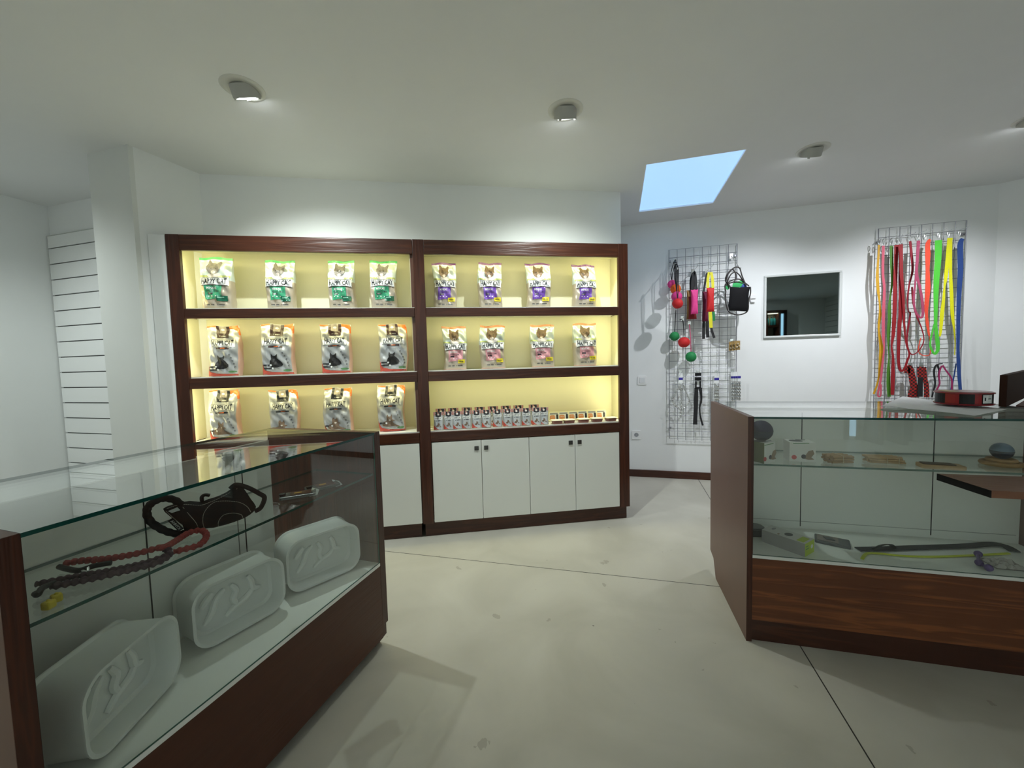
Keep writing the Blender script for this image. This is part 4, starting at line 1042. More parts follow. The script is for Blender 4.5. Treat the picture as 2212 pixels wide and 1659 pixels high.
# ------------------------------------------------------------------ wire grids on the far wall
def wire_grid(label, x0, z1, wd=.560, ht=1.750):
    t = thing('wire_display_grid', label, 'wire grid', (x0, WY-.030, z1-ht))
    f = MB(); f.tube([(0, 0, 0), (wd, 0, 0), (wd, 0, ht), (0, 0, ht)], .0038, 8, True); f.build('frame', WIRE, t, smooth=True)
    m = MB()
    for i in range(1, 8): m.tube([(wd*i/8, -.003, -.012), (wd*i/8, -.003, ht)], .0024, 6)
    m.build('upright_wires', WIRE, t, smooth=True)
    m = MB()
    for i in range(1, 24): m.tube([(-.002, .001, ht*i/24), (wd+.002, .001, ht*i/24)], .0024, 6)
    m.build('cross_wires', WIRE, t, smooth=True)
    b = MB()
    for x in (.01, wd-.01):
        for z in (.1, ht-.1): b.box(x-.008, x+.008, .004, .0295, z-.008, z+.008)
    b.build('wall_bracket', WIRE, t)
    return t
wire_grid('narrow grey wire grid with hanging balls and tugs, left on the far wall', .478, 2.137)
wire_grid('grey wire grid full of coloured leashes, right on the far wall', 2.064, 2.149)

GY = WY-.040
def hook(px, py, L_, label=None, dx=0.0, up=.010, plate=True, y0=GY, big=False, drop=0.0):
    p = at_y(px, py, y0)
    t = thing('wire_grid_hook', label or 'hook', 'hook', p)
    t['group'] = 'hooks on the wire grids'
    if plate: MB().box(-.014, .014, .001, .004, -.022, .022).build('hook_plate', CHROME, t, bevel=.002)
    r_ = .0032 if big else .0022
    b = MB(); b.tube(smoothpath([(0, .002, 0), (dx*.4, -L_*.4, -drop*.4), (dx*.93, -L_*.93, -drop*.93), (dx, -L_, up*.6-drop), (dx, -L_-.001, up-drop)], 5), r_, 8); b.build('prong', CHROME, t, smooth=True)
    return t, p

BALLC = dict(red=pm('felt_red', (0.55, 0.012, 0.014), 0.7, noise=.15, nscale=60), pink=pm('felt_pink', (0.72, 0.05, 0.26), 0.7, noise=.15, nscale=60), orange=pm('felt_orange', (0.75, 0.12, 0.01), 0.7, noise=.15, nscale=60),
             green=pm('felt_green', (0.01, 0.22, 0.06), 0.7, noise=.15, nscale=60), magenta=pm('felt_magenta', (0.45, 0.01, 0.12), 0.7), yellow=pm('webbing_yellow', (0.72, 0.66, 0.02), 0.6), tan=pm('fabric_tan', (0.30, 0.17, 0.06), 0.8, noise=.2, nscale=80),
             darkred=pm('fabric_dark_red', (0.20, 0.008, 0.012), 0.8), plum=pm('fabric_plum', (0.13, 0.006, 0.035), 0.8))
def hang_ball(px, py, y, rpx, col, label, rope_px, rope_mat=None, squash=1.0):
    """felt ball on a loop of cord; rope_px = places the cord passes above it"""
    c = at_y(px, py, y); r_ = rpx*(y*math.cos(YAW)+c.x*math.sin(YAW)*1.0)/FPX*1.02
    t = thing('rope_ball_toy', label, 'dog ball', c)
    MB().ball((0, 0, 0), r_, 14, (1, 1, squash)).build('ball', BALLC[col], t, smooth=True)
    b = MB(); b.tube([(r_*1.003*math.cos(a), r_*.35*math.sin(a)-r_*0.0, r_*squash*.94*math.sin(a)*1.0) for a in [2*PI*i/32 for i in range(32)]], .0008, 5, True); b.build('seam', MT['felt_'+col], t)
    pts = [Vector((0, 0, r_*squash*.9))]
    for q in rope_px:
        w_ = at_y(q[0], q[1], q[2] if len(q) > 2 else y); pts.append(w_-c)
    b = MB(); b.tube(smoothpath(pts, 5), .0034, 8); b.build('cord', rope_mat or pm('cord_black', (0.008, 0.008, 0.01), 0.7), t, smooth=True)
    return t
hk = at_y(1457, 563, GY); hkt = at_y(1464, 583, GY-.27)
hook(1457, 563, .27, 'long chrome hook holding the column of felt balls', dx=hkt.x-hk.x, up=.018, big=True, drop=hk.z-hkt.z)
def arm(y): k_ = (GY-y)/.27; return (hk.x+(hkt.x-hk.x)*k_, y, hk.z+(hkt.z-hk.z)*k_)
def rope_to(c, y, wob=.006):
    return [(c[0]+wob, y, (c[2]+arm(y)[2])/2), (arm(y)[0]+.008, y, arm(y)[2]+.004), (arm(y)[0]-.006, y, arm(y)[2]+.003), (c[0]-wob*1.4, y, (c[2]+arm(y)[2])/2)]
def arm_ball(px, py, y, rpx, col, label):
    t = hang_ball(px, py, y, rpx, col, label, [])
    c = Vector(t.location); ch = [o for o in t.children if o.name.startswith('cord')][0]; bpy.data.objects.remove(ch)
    pts = [Vector((0, 0, .03))]+[Vector(p)-c for p in rope_to(c, y)]+[Vector((0, 0, .03))]
    b = MB(); b.tube(smoothpath(pts, 6), .0034, 8); b.build('cord', pm('cord_black', (0.008, 0.008, 0.01), 0.7), t, smooth=True)
arm_ball(1463.7, 655.7, 3.604, 10.6, 'red', 'red felt ball, lowest and frontmost on the long left hook')
arm_ball(1461.8, 640.5, 3.679, 10.6, 'pink', 'pink felt ball just behind the red ball on the long hook')
arm_ball(1459.5, 624.5, 3.750, 10.4, 'orange', 'orange felt ball between two pink balls on the long hook')
arm_ball(1451.5, 614.0, 3.812, 8.8, 'pink', 'pink felt ball closest to the wall, behind the orange ball')
hang_ball(1457, 726.4, 3.808, 9.6, 'green', 'green felt ball on a long black cord at the grid edge', [(1458, 705, 3.815), (1460, 670, 3.835), (1461.5, 640, 3.842), (1461.5, 612, 3.842), (1458, 568, 3.842)])
hook(1474, 688, .055, 'short hook holding the lower red ball')
hang_ball(1477.5, 739.4, 3.765, 11.8, 'red', 'red felt ball hanging alone below the ball column', [(1477, 715, 3.77), (1476, 700, 3.785), (1474, 691, 3.80), (1468, 691, 3.81)], squash=.92)
hook(1489, 696, .055, 'short hook holding the green ball on pink strap')
t = hang_ball(1492.5, 770.7, 3.80, 10.8, 'green', 'green felt ball on a pink strap, lowest of the balls', [(1492, 745, 3.80), (1491, 720, 3.806), (1489, 700, 3.81)], pm('strap_pink', (0.60, 0.07, 0.18), 0.6))

def strap_obj(parent, off, pix, wpx, y, mat, name='strap', k=5, th=.002, nrm=(0, -1, 0)):
    """flat strap along sight points on the plane at depth y"""
    pts = [at_y(q[0], q[1], q[2] if len(q) > 2 else y)-off for q in pix]
    ws = interp([(w_ if isinstance(wpx, (int, float)) else w_)*.0043 for w_ in (wpx if isinstance(wpx, (list, tuple)) else [wpx]*len(pix))], k)
    path = smoothpath(pts, k)
    b = MB(); b.ribbon(path, ws, th, nrm); return b.build(name, mat, parent, smooth=True, angle=30)
NYL = pm('nylon_black', (0.010, 0.010, 0.012), 0.65)
def tug(label, box, y, col, straps):
    x0, x1, y0, y1 = box
    a = at_y((x0+x1)/2, (y0+y1)/2, y); wl = at_y(x0, (y0+y1)/2, y); wr_ = at_y(x1, (y0+y1)/2, y); tt = at_y((x0+x1)/2, y0, y); bb_ = at_y((x0+x1)/2, y1, y)
    W = (wr_.x-wl.x)/2; Hh = (tt.z-bb_.z)/2
    t = thing('tug_toy', label, 'dog tug toy', a)
    out = []
    for (x, z) in [(-1, -1), (-.6, -.97), (0, -.985), (.6, -.97), (1, -1), (.93, -.6), (.88, 0), (.92, .6), (1, 1), (.6, .97), (0, .98), (-.6, .97), (-1, 1), (-.92, .6), (-.88, 0), (-.93, -.6)]: out.append((x*W, z*Hh))
    o3 = []
    for i in range(len(out)):
        p, q = out[i], out[(i+1) % len(out)]; o3 += [p, ((p[0]+q[0])/2, (p[1]+q[1])/2)]
    MB().puff(o3, .042, 0, 8).build('stuffed_body', BALLC[col], t, smooth=True, angle=120)
    for nm, pix, w_, mat in straps: strap_obj(t, a, pix, w_, y, mat, nm)
    return t
hook(1497, 586, .20, 'hook with the pink and tan tug toys', dx=.0, up=.014)
tug('tan tug toy half hidden behind the pink one', (1483, 1500, 626, 690), 3.814, 'tan', [('loop_strap', [(1492, 628, 3.80), (1492, 605, 3.80), (1497, 589, 3.80)], 4, NYL)])
tug('dark red tug toy, only its lower end showing below the pink one', (1487, 1505, 640, 690), 3.758, 'darkred', [('loop_strap', [(1498, 642, 3.765), (1499, 605, 3.765), (1499, 588, 3.765)], 4, NYL)])
tug('bright pink tug toy on a black loop in front of the tan one', (1492, 1508, 625, 679), 3.70, 'pink', [('loop_strap', [(1495, 628, 3.70), (1496, 605, 3.70), (1500, 587, 3.70), (1503, 605, 3.70), (1504, 628, 3.70)], 4.5, NYL)])
hook(1527, 586, .24, 'hook with the red and plum tug toys', dx=.0, up=.014)
tug('plum tug toy hanging behind the red tug', (1517, 1530, 629, 695), 3.80, 'plum', [('loop_strap', [(1520, 630, 3.80), (1524, 605, 3.80), (1528, 589, 3.80)], 4, NYL), ('tail_strap', [(1521, 694, 3.80), (1520, 712, 3.80), (1520, 732, 3.80)], 5.5, NYL), ('tail_strap', [(1528, 694, 3.79), (1528, 712, 3.79), (1529, 729, 3.79)], 6, NYL)])
t = tug('red tug toy with yellow handle strap, frontmost of the pair', (1526, 1543, 621, 674), 3.68, 'red', [('loop_strap', [(1529, 622, 3.68), (1529, 604, 3.68), (1532, 588, 3.68)], 5, BALLC['yellow']), ('loop_strap', [(1540, 622, 3.675), (1539, 604, 3.675), (1536, 588, 3.675)], 5, BALLC['yellow']), ('tail_strap', [(1534, 674, 3.68), (1535, 690, 3.68), (1536, 708, 3.68)], [6, 6.5, 6], BALLC['yellow'])])
t = thing('nylon_tug_strap', 'black nylon strap ends below the yellow strap', 'strap', at_y(1540, 720, 3.72))
strap_obj(t, Vector(t.location), [(1536, 706), (1538, 716), (1543, 730)], 4.5, 3.72, NYL)
t = thing('green_tug_end', 'small green rope end behind the red tug', 'dog toy', at_y(1541, 690, 3.78))
strap_obj(t, Vector(t.location), [(1541, 672), (1542, 684), (1542, 693)], 4.5, 3.78, BALLC['green'], 'strap')

# black pouch bag hanging from the bracket hook
h0 = at_y(1580, 553, GY); h1 = at_y(1600, 583, 3.63)
hook(1580, 553, GY-3.63, 'chrome bracket hook holding the black bag', dx=h1.x-h0.x, up=.02, big=True, drop=h0.z-h1.z)
by = 3.645
ba = at_y(1598, 646, by)
t = thing('hanging_pouch_bag', 'flat black bag with cord loops hanging on the left wire grid', 'bag', ba)
def bq(x, y, yy=by): return at_y(x, y, yy)-ba
o2b = [(bq(x, y).x, bq(x, y).z) for x, y in ((1577, 619), (1586, 620), (1598, 621), (1610, 620), (1621, 619), (1618, 630), (1616.5, 650), (1616, 668), (1614, 673), (1598, 672), (1575, 671), (1573, 660), (1575.5, 640))]
MB().puff(o2b, .03, 0, 6).build('bag_body', pm('bag_black', (0.005, 0.005, 0.006), 0.8, spec=.2), t, smooth=True, angle=60)
CB = MT['cord_black']
for pts in ([(1577, 620), (1570, 600), (1580, 583), (1590, 577), (1598, 580), (1603, 596), (1612, 618)], [(1574, 622), (1567, 603), (1576, 586), (1584, 583), (1590, 596), (1586, 608), (1573, 612), (1566, 617), (1568, 630)], [(1566, 615), (1580, 606), (1596, 603), (1608, 610), (1618, 618)], [(1570, 612), (1578, 594), (1588, 588), (1597, 594), (1604, 606)], [(1567, 618), (1578, 611), (1592, 609), (1604, 612)], [(1621, 620), (1621, 634), (1617, 650), (1616, 668), (1610, 676), (1595, 680), (1580, 677), (1573, 672)], [(1568, 630), (1567, 650), (1572, 671)]):
    b = MB(); b.tube(smoothpath([bq(x, y, by+(.0 if pts[0] == (1577, 620) else .012)) for x, y in pts], 5), .0050, 8); b.build('cord_loop', pm('cord_flecked', (0.035, 0.03, 0.028), 0.7, noise=.9, nscale=170), t, smooth=True)
for nm, pts, c_ in (('green_cloth', ((1583, 620), (1584, 611), (1603, 604), (1608, 610), (1606, 620)), pm('cloth_green', (0.03, 0.38, 0.10), 0.7)), ('green_cloth', ((1566, 621), (1567, 612), (1576, 610), (1578, 620), (1574, 626)), MT.get('cloth_green')), ('blue_cloth', ((1600, 621), (1603, 613), (1610, 611), (1616, 620)), pm('cloth_blue', (0.03, 0.07, 0.28), 0.7))):
    oo = [(bq(x, y).x, bq(x, y).z) for x, y in pts]
    MB().puff(oo, .012, .016, 3).build(nm, c_ or MT['cloth_green'], t, smooth=True, angle=60)
p = at_y(1624.5, 645, WY)
t = thing('white_wall_hook', 'small white box-shaped hook on the wall beside the black bag', 'wall hook', (p.x, WY-.001, p.z))
MB().box(-.022, .022, -.03, 0, -.005, .032).build('hook_block', pm('white_plastic', (0.82, 0.83, 0.83), 0.35), t, bevel=.003)
MB().prism([(-.022, -.0055), (.022, -.0055), (.018, -.035), (-.012, -.035)], -.02, 0, 'xz').build('hook_lip', MT['white_plastic'], t, bevel=.002)

# small gold packs near the right edge of the left grid
hook(1581, 737, .09, 'short hook holding the gold bell packs', up=.006)
for i in range(3):
    y = 3.83-.03*i; p = at_y(1580+6.5*i, 747-1.0*i, y)
    t = thing('bell_pack', ['rearmost', 'middle', 'frontmost'][i]+' gold and white card pack on the short hook', 'packet', p, R(8)); t['group'] = 'gold card packs'
    MB().box(-.021, .021, -.003, .003, -.044, .036).build('card', pm('gold_card', (0.36, 0.24, 0.09), 0.35, noise=.7, nscale=90), t)
    b = MB(); [b.ball((x, -.008, z), .009, 6) for x, z in ((-.008, -.02), (.009, -.012), (0, .008))]; b.build('bells', pm('bell_metal', (0.7, 0.6, 0.42), 0.25, .9), t, smooth=True)

# chains on the lower part of the left grid
STEEL = pm('steel_chain', (0.62, 0.62, 0.60), 0.22, 1.0)
def chain(mb, path, link=.020, wr=.0024):
    path = smoothpath(path, 10); acc = 0; i = 0; k = 0; last = path[0]
    pts = [last]
    for p in path[1:]:
        while (p-pts[-1]).length >= link*.72:
            pts.append(pts[-1]+(p-pts[-1]).normalized()*link*.72)
    for i in range(len(pts)-1):
        d = (pts[i+1]-pts[i]).normalized(); s_ = d.orthogonal().normalized(); s2 = d.cross(s_)
        a = PI/4+(PI/2 if i % 2 else 0); sd = s_*math.cos(a)+s2*math.sin(a); c = (pts[i]+pts[i+1])/2
        mb.tube([c+d*link*.5*math.cos(q)+sd*link*.30*math.sin(q) for q in [2*PI*j/10 for j in range(10)]], wr, 5, True)
def chain_item(label, tagbox, chains, y, tagcol='violet'):
    x0, x1, y0, y1 = tagbox; c = at_y((x0+x1)/2, (y0+y1)/2, y); W = (at_y(x1, y0, y)-at_y(x0, y0, y)).x/2; Hh = (at_y(x0, y0, y)-at_y(x0, y1, y)).z/2
    t = thing('chain_collar', label, 'chain collar', c)
    b = MB().mat(C_['white']); b.box(-W, W, -.001, .001, -Hh, Hh); b.mat(pm('tag_violet', (0.04, 0.03, 0.30), 0.4)); b.box(-W, W, -.0018, -.0011, -Hh*.35, Hh*.12); b.build('card_tag', None, t)
    for pix in chains:
        b = MB(); chain(b, [at_y(q[0], q[1], y)-c for q in pix]); b.build('chain', STEEL, t, smooth=True)
    return t
chain_item('steel slip chain spread in a diamond below a white and violet tag', (1466, 1475, 806, 828), [[(1468, 828), (1460, 848), (1452.5, 867), (1460, 876), (1471, 887)], [(1475, 828), (1482, 848), (1489, 866), (1483, 875), (1473, 887)], [(1470, 831), (1471, 850), (1472, 870), (1471, 888), (1470, 903)], [(1468, 832), (1467, 840), (1473, 845), (1474, 836)]], 3.82)
chain_item('steel chain bunch with blue card, partly hidden by the counter panel', (1543, 1553, 806, 829), [[(1544+2.6*i, 829), (1543.5+2.7*i, 850), (1545+2.4*i, 870), (1544+2.5*i, 900)] for i in range(4)], 3.80)
for i, (x, yy) in enumerate(((1582, 3.84), (1587, 3.81), (1592, 3.78), (1597, 3.75))):
    t = chain_item('bright steel chain on a blue and white card, %s of four at the grid edge' % ordn[i], (x-3.2, x+3.2, 804-i*.3, 824), [[(x-1, 825), (x, 845), (x-1, 867)], [(x+1.8, 825), (x+1, 845), (x+1.5, 867)]], yy)
    t['group'] = 'steel chains at the right edge of the left grid'
hook(1470, 805, .05, 'hook holding the diamond-spread chain', up=.006); hook(1508, 805, .05, 'hook holding the black buckled strap', up=.006); hook(1548, 805, .07, 'hook holding the half-hidden chain bunch', up=.006); hook(1582, 801, .12, 'hook holding the four bright chains', up=.006)
p = at_y(1508, 823, 3.82)
t = thing('buckled_collar_strap', 'black nylon collar with plastic buckle hanging on the left grid', 'dog collar', p)
for a in ((-.026, .026, .045, .075), (-.026, .026, .005, .035), (-.024, -.012, -.06, .0), (.012, .024, -.06, .0), (-.024, .024, -.068, -.055)):
    MB().box(a[0], a[1], -.006, .006, a[2], a[3]).build('buckle', BLACK, t, bevel=.002)
MB().box(-.011, .011, -.004, .002, -.035, .0).build('buckle_light', CHROME, t, bevel=.003)
strap_obj(t, p, [(1504, 838), (1503.5, 860), (1503, 880), (1502, 900), (1501.5, 917)], [7, 8, 8.2, 8, 8.5], 3.82, NYL)
strap_obj(t, p, [(1512, 838), (1514.5, 852), (1514.5, 866), (1511.5, 880), (1513, 900), (1518, 919)], [7, 4.5, 4, 3, 3, 4], 3.815, NYL)

# switch and socket
for nm, (px, py), lab in (('light_switch', (1387, 821.5), 'white square light switch on the far wall left of the grid'), ('wall_socket', (1374.5, 939), 'white round-pin wall socket low on the far wall')):
    p = at_y(px, py, WY)
    t = thing(nm, lab, 'switch' if 'switch' in nm else 'socket', (p.x, WY, p.z))
    MB().prism(rrect(.085, .085, .010, 5), -.009, -.0003, 'xz').build('cover_frame', MT['white_plastic'], t, bevel=.002)
    if 'switch' in nm: MB().prism(rrect(.05, .05, .004, 3), -.0125, -.0093, 'xz').build('rocker', pm('rocker_white', (0.72, 0.74, 0.76), 0.3), t, bevel=.0015)
    else:
        M_ = Matrix.Translation((0, -.0093, 0)) @ Matrix.Rotation(R(90), 4, 'X')
        MB(M_).lathe([(.0205, 0), (.0225, .002), (.0235, 0)], 32).build('socket_rim', MT['white_plastic'], t, smooth=True)
        MB(M_).lathe([(0, .0002), (.0205, .0002), (.0205, .0006), (0, .0006)], 32).build('socket_well', pm('socket_grey', (0.33, 0.35, 0.37), 0.5), t)
        b = MB(M_); [b.lathe([(0, .0008), (.0026, .0008), (.0026, .0014), (0, .0014)], 10, Matrix.Translation((x, 0, 0))) for x in (-.0095, .0095)]; b.build('pin_holes', DARKG, t)

# tinted mirror
a, b_, c_, d_ = at_y(1649, 595, WY), at_y(1815, 585.4, WY), at_y(1649, 731, WY), at_y(1816, 724.7, WY)
x0, x1 = (a.x+c_.x)/2, (b_.x+d_.x)/2; z1, z0 = (a.z+b_.z)/2, (c_.z+d_.z)/2
t = thing('wall_mirror', 'rectangular dark tinted mirror in a slim pale frame on the far wall', 'mirror', ((x0+x1)/2, WY, (z0+z1)/2))
w2, h2 = (x1-x0)/2, (z1-z0)/2; fw = .018
mm = bpy.data.materials.new('tinted_mirror'); mm.use_nodes = True; bs = mm.node_tree.nodes['Principled BSDF']
bs.inputs['Base Color'].default_value = (0.20, 0.235, 0.23, 1); bs.inputs['Metallic'].default_value = 1; bs.inputs['Roughness'].default_value = 0.02
MB().box(-w2+fw, w2-fw, -.008, -.001, -h2+fw, h2-fw).build('mirror_glass', mm, t)
FRM = pm('frame_pale', (0.62, 0.65, 0.64), 0.3)
for (xa, xb, za, zb) in ((-w2, w2, h2-fw, h2), (-w2, w2, -h2, -h2+fw), (-w2, -w2+fw, -h2+fw, h2-fw), (w2-fw, w2, -h2+fw, h2-fw)):
    MB().box(xa, xb, -.020, -.0008, za, zb).build('frame_rail', FRM, t, bevel=.004)

# leashes on the right grid
LY = 3.80
def leash(label, col, ropes, clip=None, cat='leash', rough=.55, extra=()):
    m = pm('webbing_'+'_'.join(str(int(c*1000)) for c in col), col, rough, noise=.12, nscale=120)
    p = at_y(ropes[0][0][0][0], ropes[0][0][0][1], LY)
    t = thing('dog_leash', label, cat, p); t['group'] = 'leashes on the right grid'
    for pix, w_, y in ropes:
        n_ = len(pix)-1; strap_obj(t, p, [(q[0], q[1], y-.016*i/n_) for i, q in enumerate(pix)], [k_*.86 for k_ in w_], y, m)   # the strap drifts off the grid so that its legs do not share a plane
    if clip:
        cx_, cy_ = clip
        b = MB(); b.tube(smoothpath([at_y(x, y, LY)-p for x, y in ((cx_, cy_+10), (cx_-1.5, cy_+4), (cx_, cy_-2), (cx_+2.5, cy_+1), (cx_+1.5, cy_+8))], 4), .003, 8); b.build('snap_clip', CHROME, t, smooth=True)
    return t
leash('mustard yellow leash, leftmost on the right grid', (0.62, 0.34, 0.01), [([(1898.5, 529), (1897.5, 552), (1896, 575), (1895, 600), (1897, 630), (1900, 655), (1901, 680), (1898.5, 700), (1898.5, 716), (1903, 748), (1903, 770), (1901, 795), (1898, 815), (1893, 835), (1887, 851)], [4, 4, 4, 5.5, 5, 3, 5, 4.5, 3.5, 7, 8, 6, 3, 3, 4], LY)], (1898, 518))
leash('pink leash with folded end beside the mustard one', (0.62, 0.10, 0.16), [([(1908, 531), (1907, 590), (1910, 622), (1908.5, 672), (1908, 698), (1908, 725), (1909.5, 753), (1905, 795), (1902, 822), (1896, 853), (1902, 854), (1903, 830)], [5, 4.5, 4.5, 5.5, 5.5, 5.5, 2.5, 4, 4, 3, 3, 3], LY-.02)], (1907, 520))
leash('grass green twisted leash on the right grid', (0.07, 0.22, 0.02), [([(1925, 531), (1926, 570), (1927, 609), (1923, 640), (1921, 665), (1921, 690), (1919, 720), (1919, 753), (1920, 773), (1919, 800), (1919, 830), (1920.5, 857)], [6, 6, 4, 3, 6, 6, 6, 2, 2, 6, 7, 6], LY)], (1924, 518))
leash('dark red broad leash with narrow waist, hanging straight', (0.30, 0.008, 0.014), [([(1936, 529), (1935, 570), (1934, 597), (1933, 640), (1932, 679), (1931, 700), (1929, 725), (1926, 748), (1929, 774), (1928.5, 815), (1927.5, 853)], [7, 7, 7, 7.5, 7, 7, 6, 3, 4.5, 7.5, 6], LY-.02)], (1936, 518))
leash('dark red leash hanging in one long loop', (0.27, 0.006, 0.012), [([(1945, 528), (1946, 597), (1945, 679), (1943, 698), (1941, 745), (1940.7, 781), (1945, 800), (1953, 797), (1960, 778), (1964, 764), (1957, 740), (1953, 700), (1952, 670), (1950, 630), (1947, 590), (1946, 540)], [8, 7, 7, 7, 6, 5, 5, 4, 4, 3, 3, 3.5, 4, 5, 6, 6], LY-.045)], (1944, 516))
leash('thin dark red leash with chrome clip curling into a wide loop', (0.28, 0.01, 0.025), [([(1965.6, 521), (1969, 552), (1971, 584), (1964, 615), (1960, 647), (1962, 672), (1966, 678), (1961, 711), (1959, 739), (1965, 762), (1975, 765), (1988, 753), (1995.5, 734), (1990.6, 709), (1979, 680), (1972, 650), (1970, 620)], [4.5, 4.5, 4, 3, 2.5, 2, 3, 3.5, 2.5, 2.5, 1.8, 2, 2, 2, 3, 3.5, 3], LY-.01)], (1965, 512))
leash('mauve pink leash crossing over the thin dark red one', (0.40, 0.06, 0.13), [([(1984, 520), (1981.4, 558), (1980, 590), (1987, 622), (1992.5, 655), (1993, 680), (1988, 686), (1977, 672), (1973.8, 647), (1977, 610), (1979, 570)], [6, 5, 4.5, 4.5, 5, 4.5, 3.5, 4, 3.5, 3, 3], LY-.05)], (1983, 509))
leash('coral orange leash with bent tab at the top', (0.90, 0.085, 0.04), [([(2009, 517), (2004, 527), (2004, 550), (2003.5, 584), (2004, 622), (2001, 660), (2001, 679), (2003, 700), (2007, 725)], [4, 8, 9, 6.5, 9, 7, 5, 5, 3], LY-.01), ([(2007, 725), (2009, 750), (2008, 766), (1995, 768), (1984, 760), (1985, 745), (1989, 730)], [1.6]*7, LY)], (1998, 509))
leash('bright green leash ending in a teardrop loop', (0.09, 0.60, 0.05), [([(2027, 519), (2026, 560), (2023, 597), (2021.5, 640), (2021, 679), (2021, 705), (2025, 739), (2025, 757), (2018, 764), (2010, 750), (2009.5, 738), (2013, 720), (2018, 700)], [12, 11, 10, 8, 6, 5.5, 7, 6, 4, 4, 3, 3, 2.5], LY-.02)], (2027, 505))
leash('lemon yellow leash spread in two legs', (0.80, 0.78, 0.01), [([(2052, 514), (2047, 558), (2043, 597), (2040, 620), (2038, 647), (2034.5, 679), (2032, 711), (2030, 727)], [9, 7, 6, 3, 5, 7, 5, 3], LY), ([(2053, 517), (2053, 584), (2055, 634), (2057, 679), (2061, 711), (2063, 739), (2062, 767)], [6, 5, 6, 6, 3, 2, 1.5], LY+.01)], (2048, 503))
leash('navy blue leash at the right edge of the grid', (0.02, 0.06, 0.24), [([(2079, 515.5), (2074, 530), (2074.4, 584), (2072, 622), (2070, 679), (2069.5, 720), (2069, 753), (2070, 780), (2072, 815), (2075, 851)], [6, 9.5, 9, 8, 6.5, 6, 5, 6, 6, 5], LY-.02), ([(2065, 785), (2061, 810), (2057, 829), (2052, 853)], [2, 2.2, 2.6, 4], LY)], (2072, 501))
# plaid and thin leads on the lower hooks
PL = bpy.data.materials.new('red_black_plaid'); PL.use_nodes = True
nt = PL.node_tree; tc = nt.nodes.new('ShaderNodeTexCoord'); ck = nt.nodes.new('ShaderNodeTexChecker'); ck.inputs['Scale'].default_value = 75
ck.inputs['Color1'].default_value = (0.38, 0.015, 0.012, 1); ck.inputs['Color2'].default_value = (0.02, 0.008, 0.008, 1)
nt.links.new(tc.outputs['Object'], ck.inputs['Vector']); nt.links.new(ck.outputs[0], nt.nodes['Principled BSDF'].inputs['Base Color']); nt.nodes['Principled BSDF'].inputs['Roughness'].default_value = .6
for lab, segs, hk_ in (('red and black plaid leash, left of the plaid pair', [([(1958.5, 806), (1961, 795), (1966, 794), (1969, 808), (1972, 825), (1975, 842), (1976, 858)], [9, 8, 8, 10, 11, 11, 11], 3.79), ([(1972, 838), (1967, 848), (1965, 860)], [7, 7, 7], 3.775)], (1966, 790)),
                       ('red and black plaid leash with plain black strap, right of the pair', [([(1988, 792), (1988, 815)], [10, 9], 3.78), ([(1995.5, 793), (1997.6, 815), (2001, 835), (2001.5, 858)], [7, 6.5, 7.5, 8], 3.79)], (1990, 789))):
    p = at_y(segs[0][0][0][0], segs[0][0][0][1], 3.79)
    t = thing('plaid_leash', lab, 'leash', p)
    for pix, w_, y in segs: strap_obj(t, p, pix, w_, y, PL)
    if 'plain' in lab: strap_obj(t, p, [(1988, 815), (1987.5, 835), (1987, 857)], [8, 8, 8], 3.78, NYL, 'black_strap')
    hook(hk_[0], hk_[1], .07, 'hook above the '+lab.split(',')[0]+(' with black strap' if 'plain' in lab else ''), up=.006)
p = at_y(2024, 788, 3.80)
t = thing('thin_black_lead', 'thin black lead with crossed end on the lower right grid', 'leash', p)
strap_obj(t, p, [(2036, 785), (2026, 787), (2020, 792), (2017.5, 805), (2019.7, 829), (2016, 845), (2013, 858)], [1.5, 2, 3, 3, 2.6, 2.4, 2.4], 3.80, NYL)
strap_obj(t, p, [(2024, 787), (2028, 800), (2026, 815)], [3, 2.6, 2], 3.805, NYL)
p = at_y(2036, 789, 3.79)
t = thing('thin_pink_lead', 'thin magenta lead hanging in waves on the lower right grid', 'leash', p)
MG = pm('lead_magenta', (0.33, 0.02, 0.11), .5)
strap_obj(t, p, [(2034, 790), (2030, 800), (2028, 812), (2029.4, 829), (2024, 841), (2023, 849), (2026, 857)], 2.4, 3.79, MG)
strap_obj(t, p, [(2036, 789), (2043, 800), (2052, 812), (2056, 822), (2056, 840), (2058, 852), (2066, 857)], 2.4, 3.785, MG)
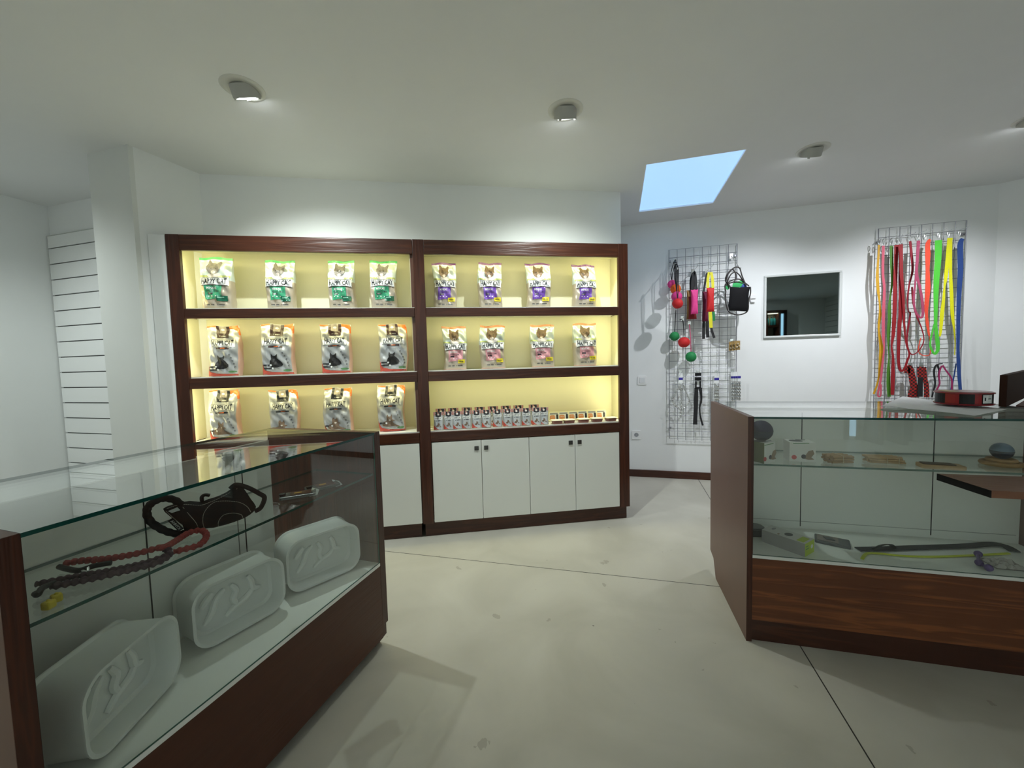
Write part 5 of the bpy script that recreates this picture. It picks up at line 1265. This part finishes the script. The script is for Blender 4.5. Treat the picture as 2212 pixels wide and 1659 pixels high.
for i, (x, yy, l_) in enumerate(((1898, 520, .05), (1907, 519, .06), (1925, 517, .06), (1936, 516, .07), (1944, 515, .10), (1965.5, 510, .06), (1983, 507, .09), (1999, 506, .07), (2027, 503, .08), (2049, 501, .07), (2073, 499, .09), (2020, 786, .05), (2036, 786, .05))):
    hook(x, yy-2, l_, 'small chrome hook holding the %s' % ['mustard leash', 'pink folded leash', 'grass green leash', 'straight dark red leash', 'looped dark red leash', 'thin clipped red leash', 'mauve leash', 'coral leash', 'bright green leash', 'lemon yellow leash', 'navy leash', 'thin black lead', 'thin magenta lead'][i], plate=False, up=.008)

# shelving with bottles behind the camera, seen only in the tinted mirror
bk = thing('bottle_shelf_cabinet', 'dark wood shelf of bottles reflected at the left edge of the mirror', 'shelving cabinet', (3.60, -2.58, 0), R(180))
for x in (0.0, .26): MB().box(x, x+.05, -.30, 0, 0, 2.1).build('post', WV, bk)
MB().box(.05, .26, -.012, 0, 0, 2.1).build('back_panel', CREAM, bk)
MB().box(.0, .31, -.30, 0, 2.101, 2.16).build('top_rail', WH, bk)
for z in (.9, 1.35, 1.78): MB().box(.0505, .2595, -.29, -.013, z, z+.05).build('shelf', WH, bk)
ld = bpy.data.lights.new('led', 'AREA'); ld.shape = 'RECTANGLE'; ld.size = .2; ld.size_y = .02; ld.energy = 1.2; ld.color = (1, .93, .7)
lo = bpy.data.objects.new('led_glow', ld); COL.objects.link(lo); lo.parent = bk; lo.location = (.155, -.25, 2.09)
bt0 = thing('shampoo_bottle', None, 'bottle', (0, 0, 0))
MB().lathe([(0, 0), (.03, 0), (.032, .01), (.032, .13), (.014, .155), (.014, .165), (0, .165)], 16).build('bottle_body', pm('bottle_teal', (0.03, 0.25, 0.27), 0.25), bt0, smooth=True)
MB().lathe([(0, .1652), (.016, .1652), (.016, .19), (.006, .205), (0, .205)], 12).build('cap', BLACK, bt0, smooth=True)
for i in range(3):
    o = bt0 if i == 0 else copy_tree(bt0)
    o.location = (3.51-.068*i, -2.40+.03*(i % 2), 1.8305); o['group'] = 'bottles on the shelf behind the camera'; o['label'] = 'teal bottle on the top shelf seen in the mirror, %s from the shelf end' % ordn[i]
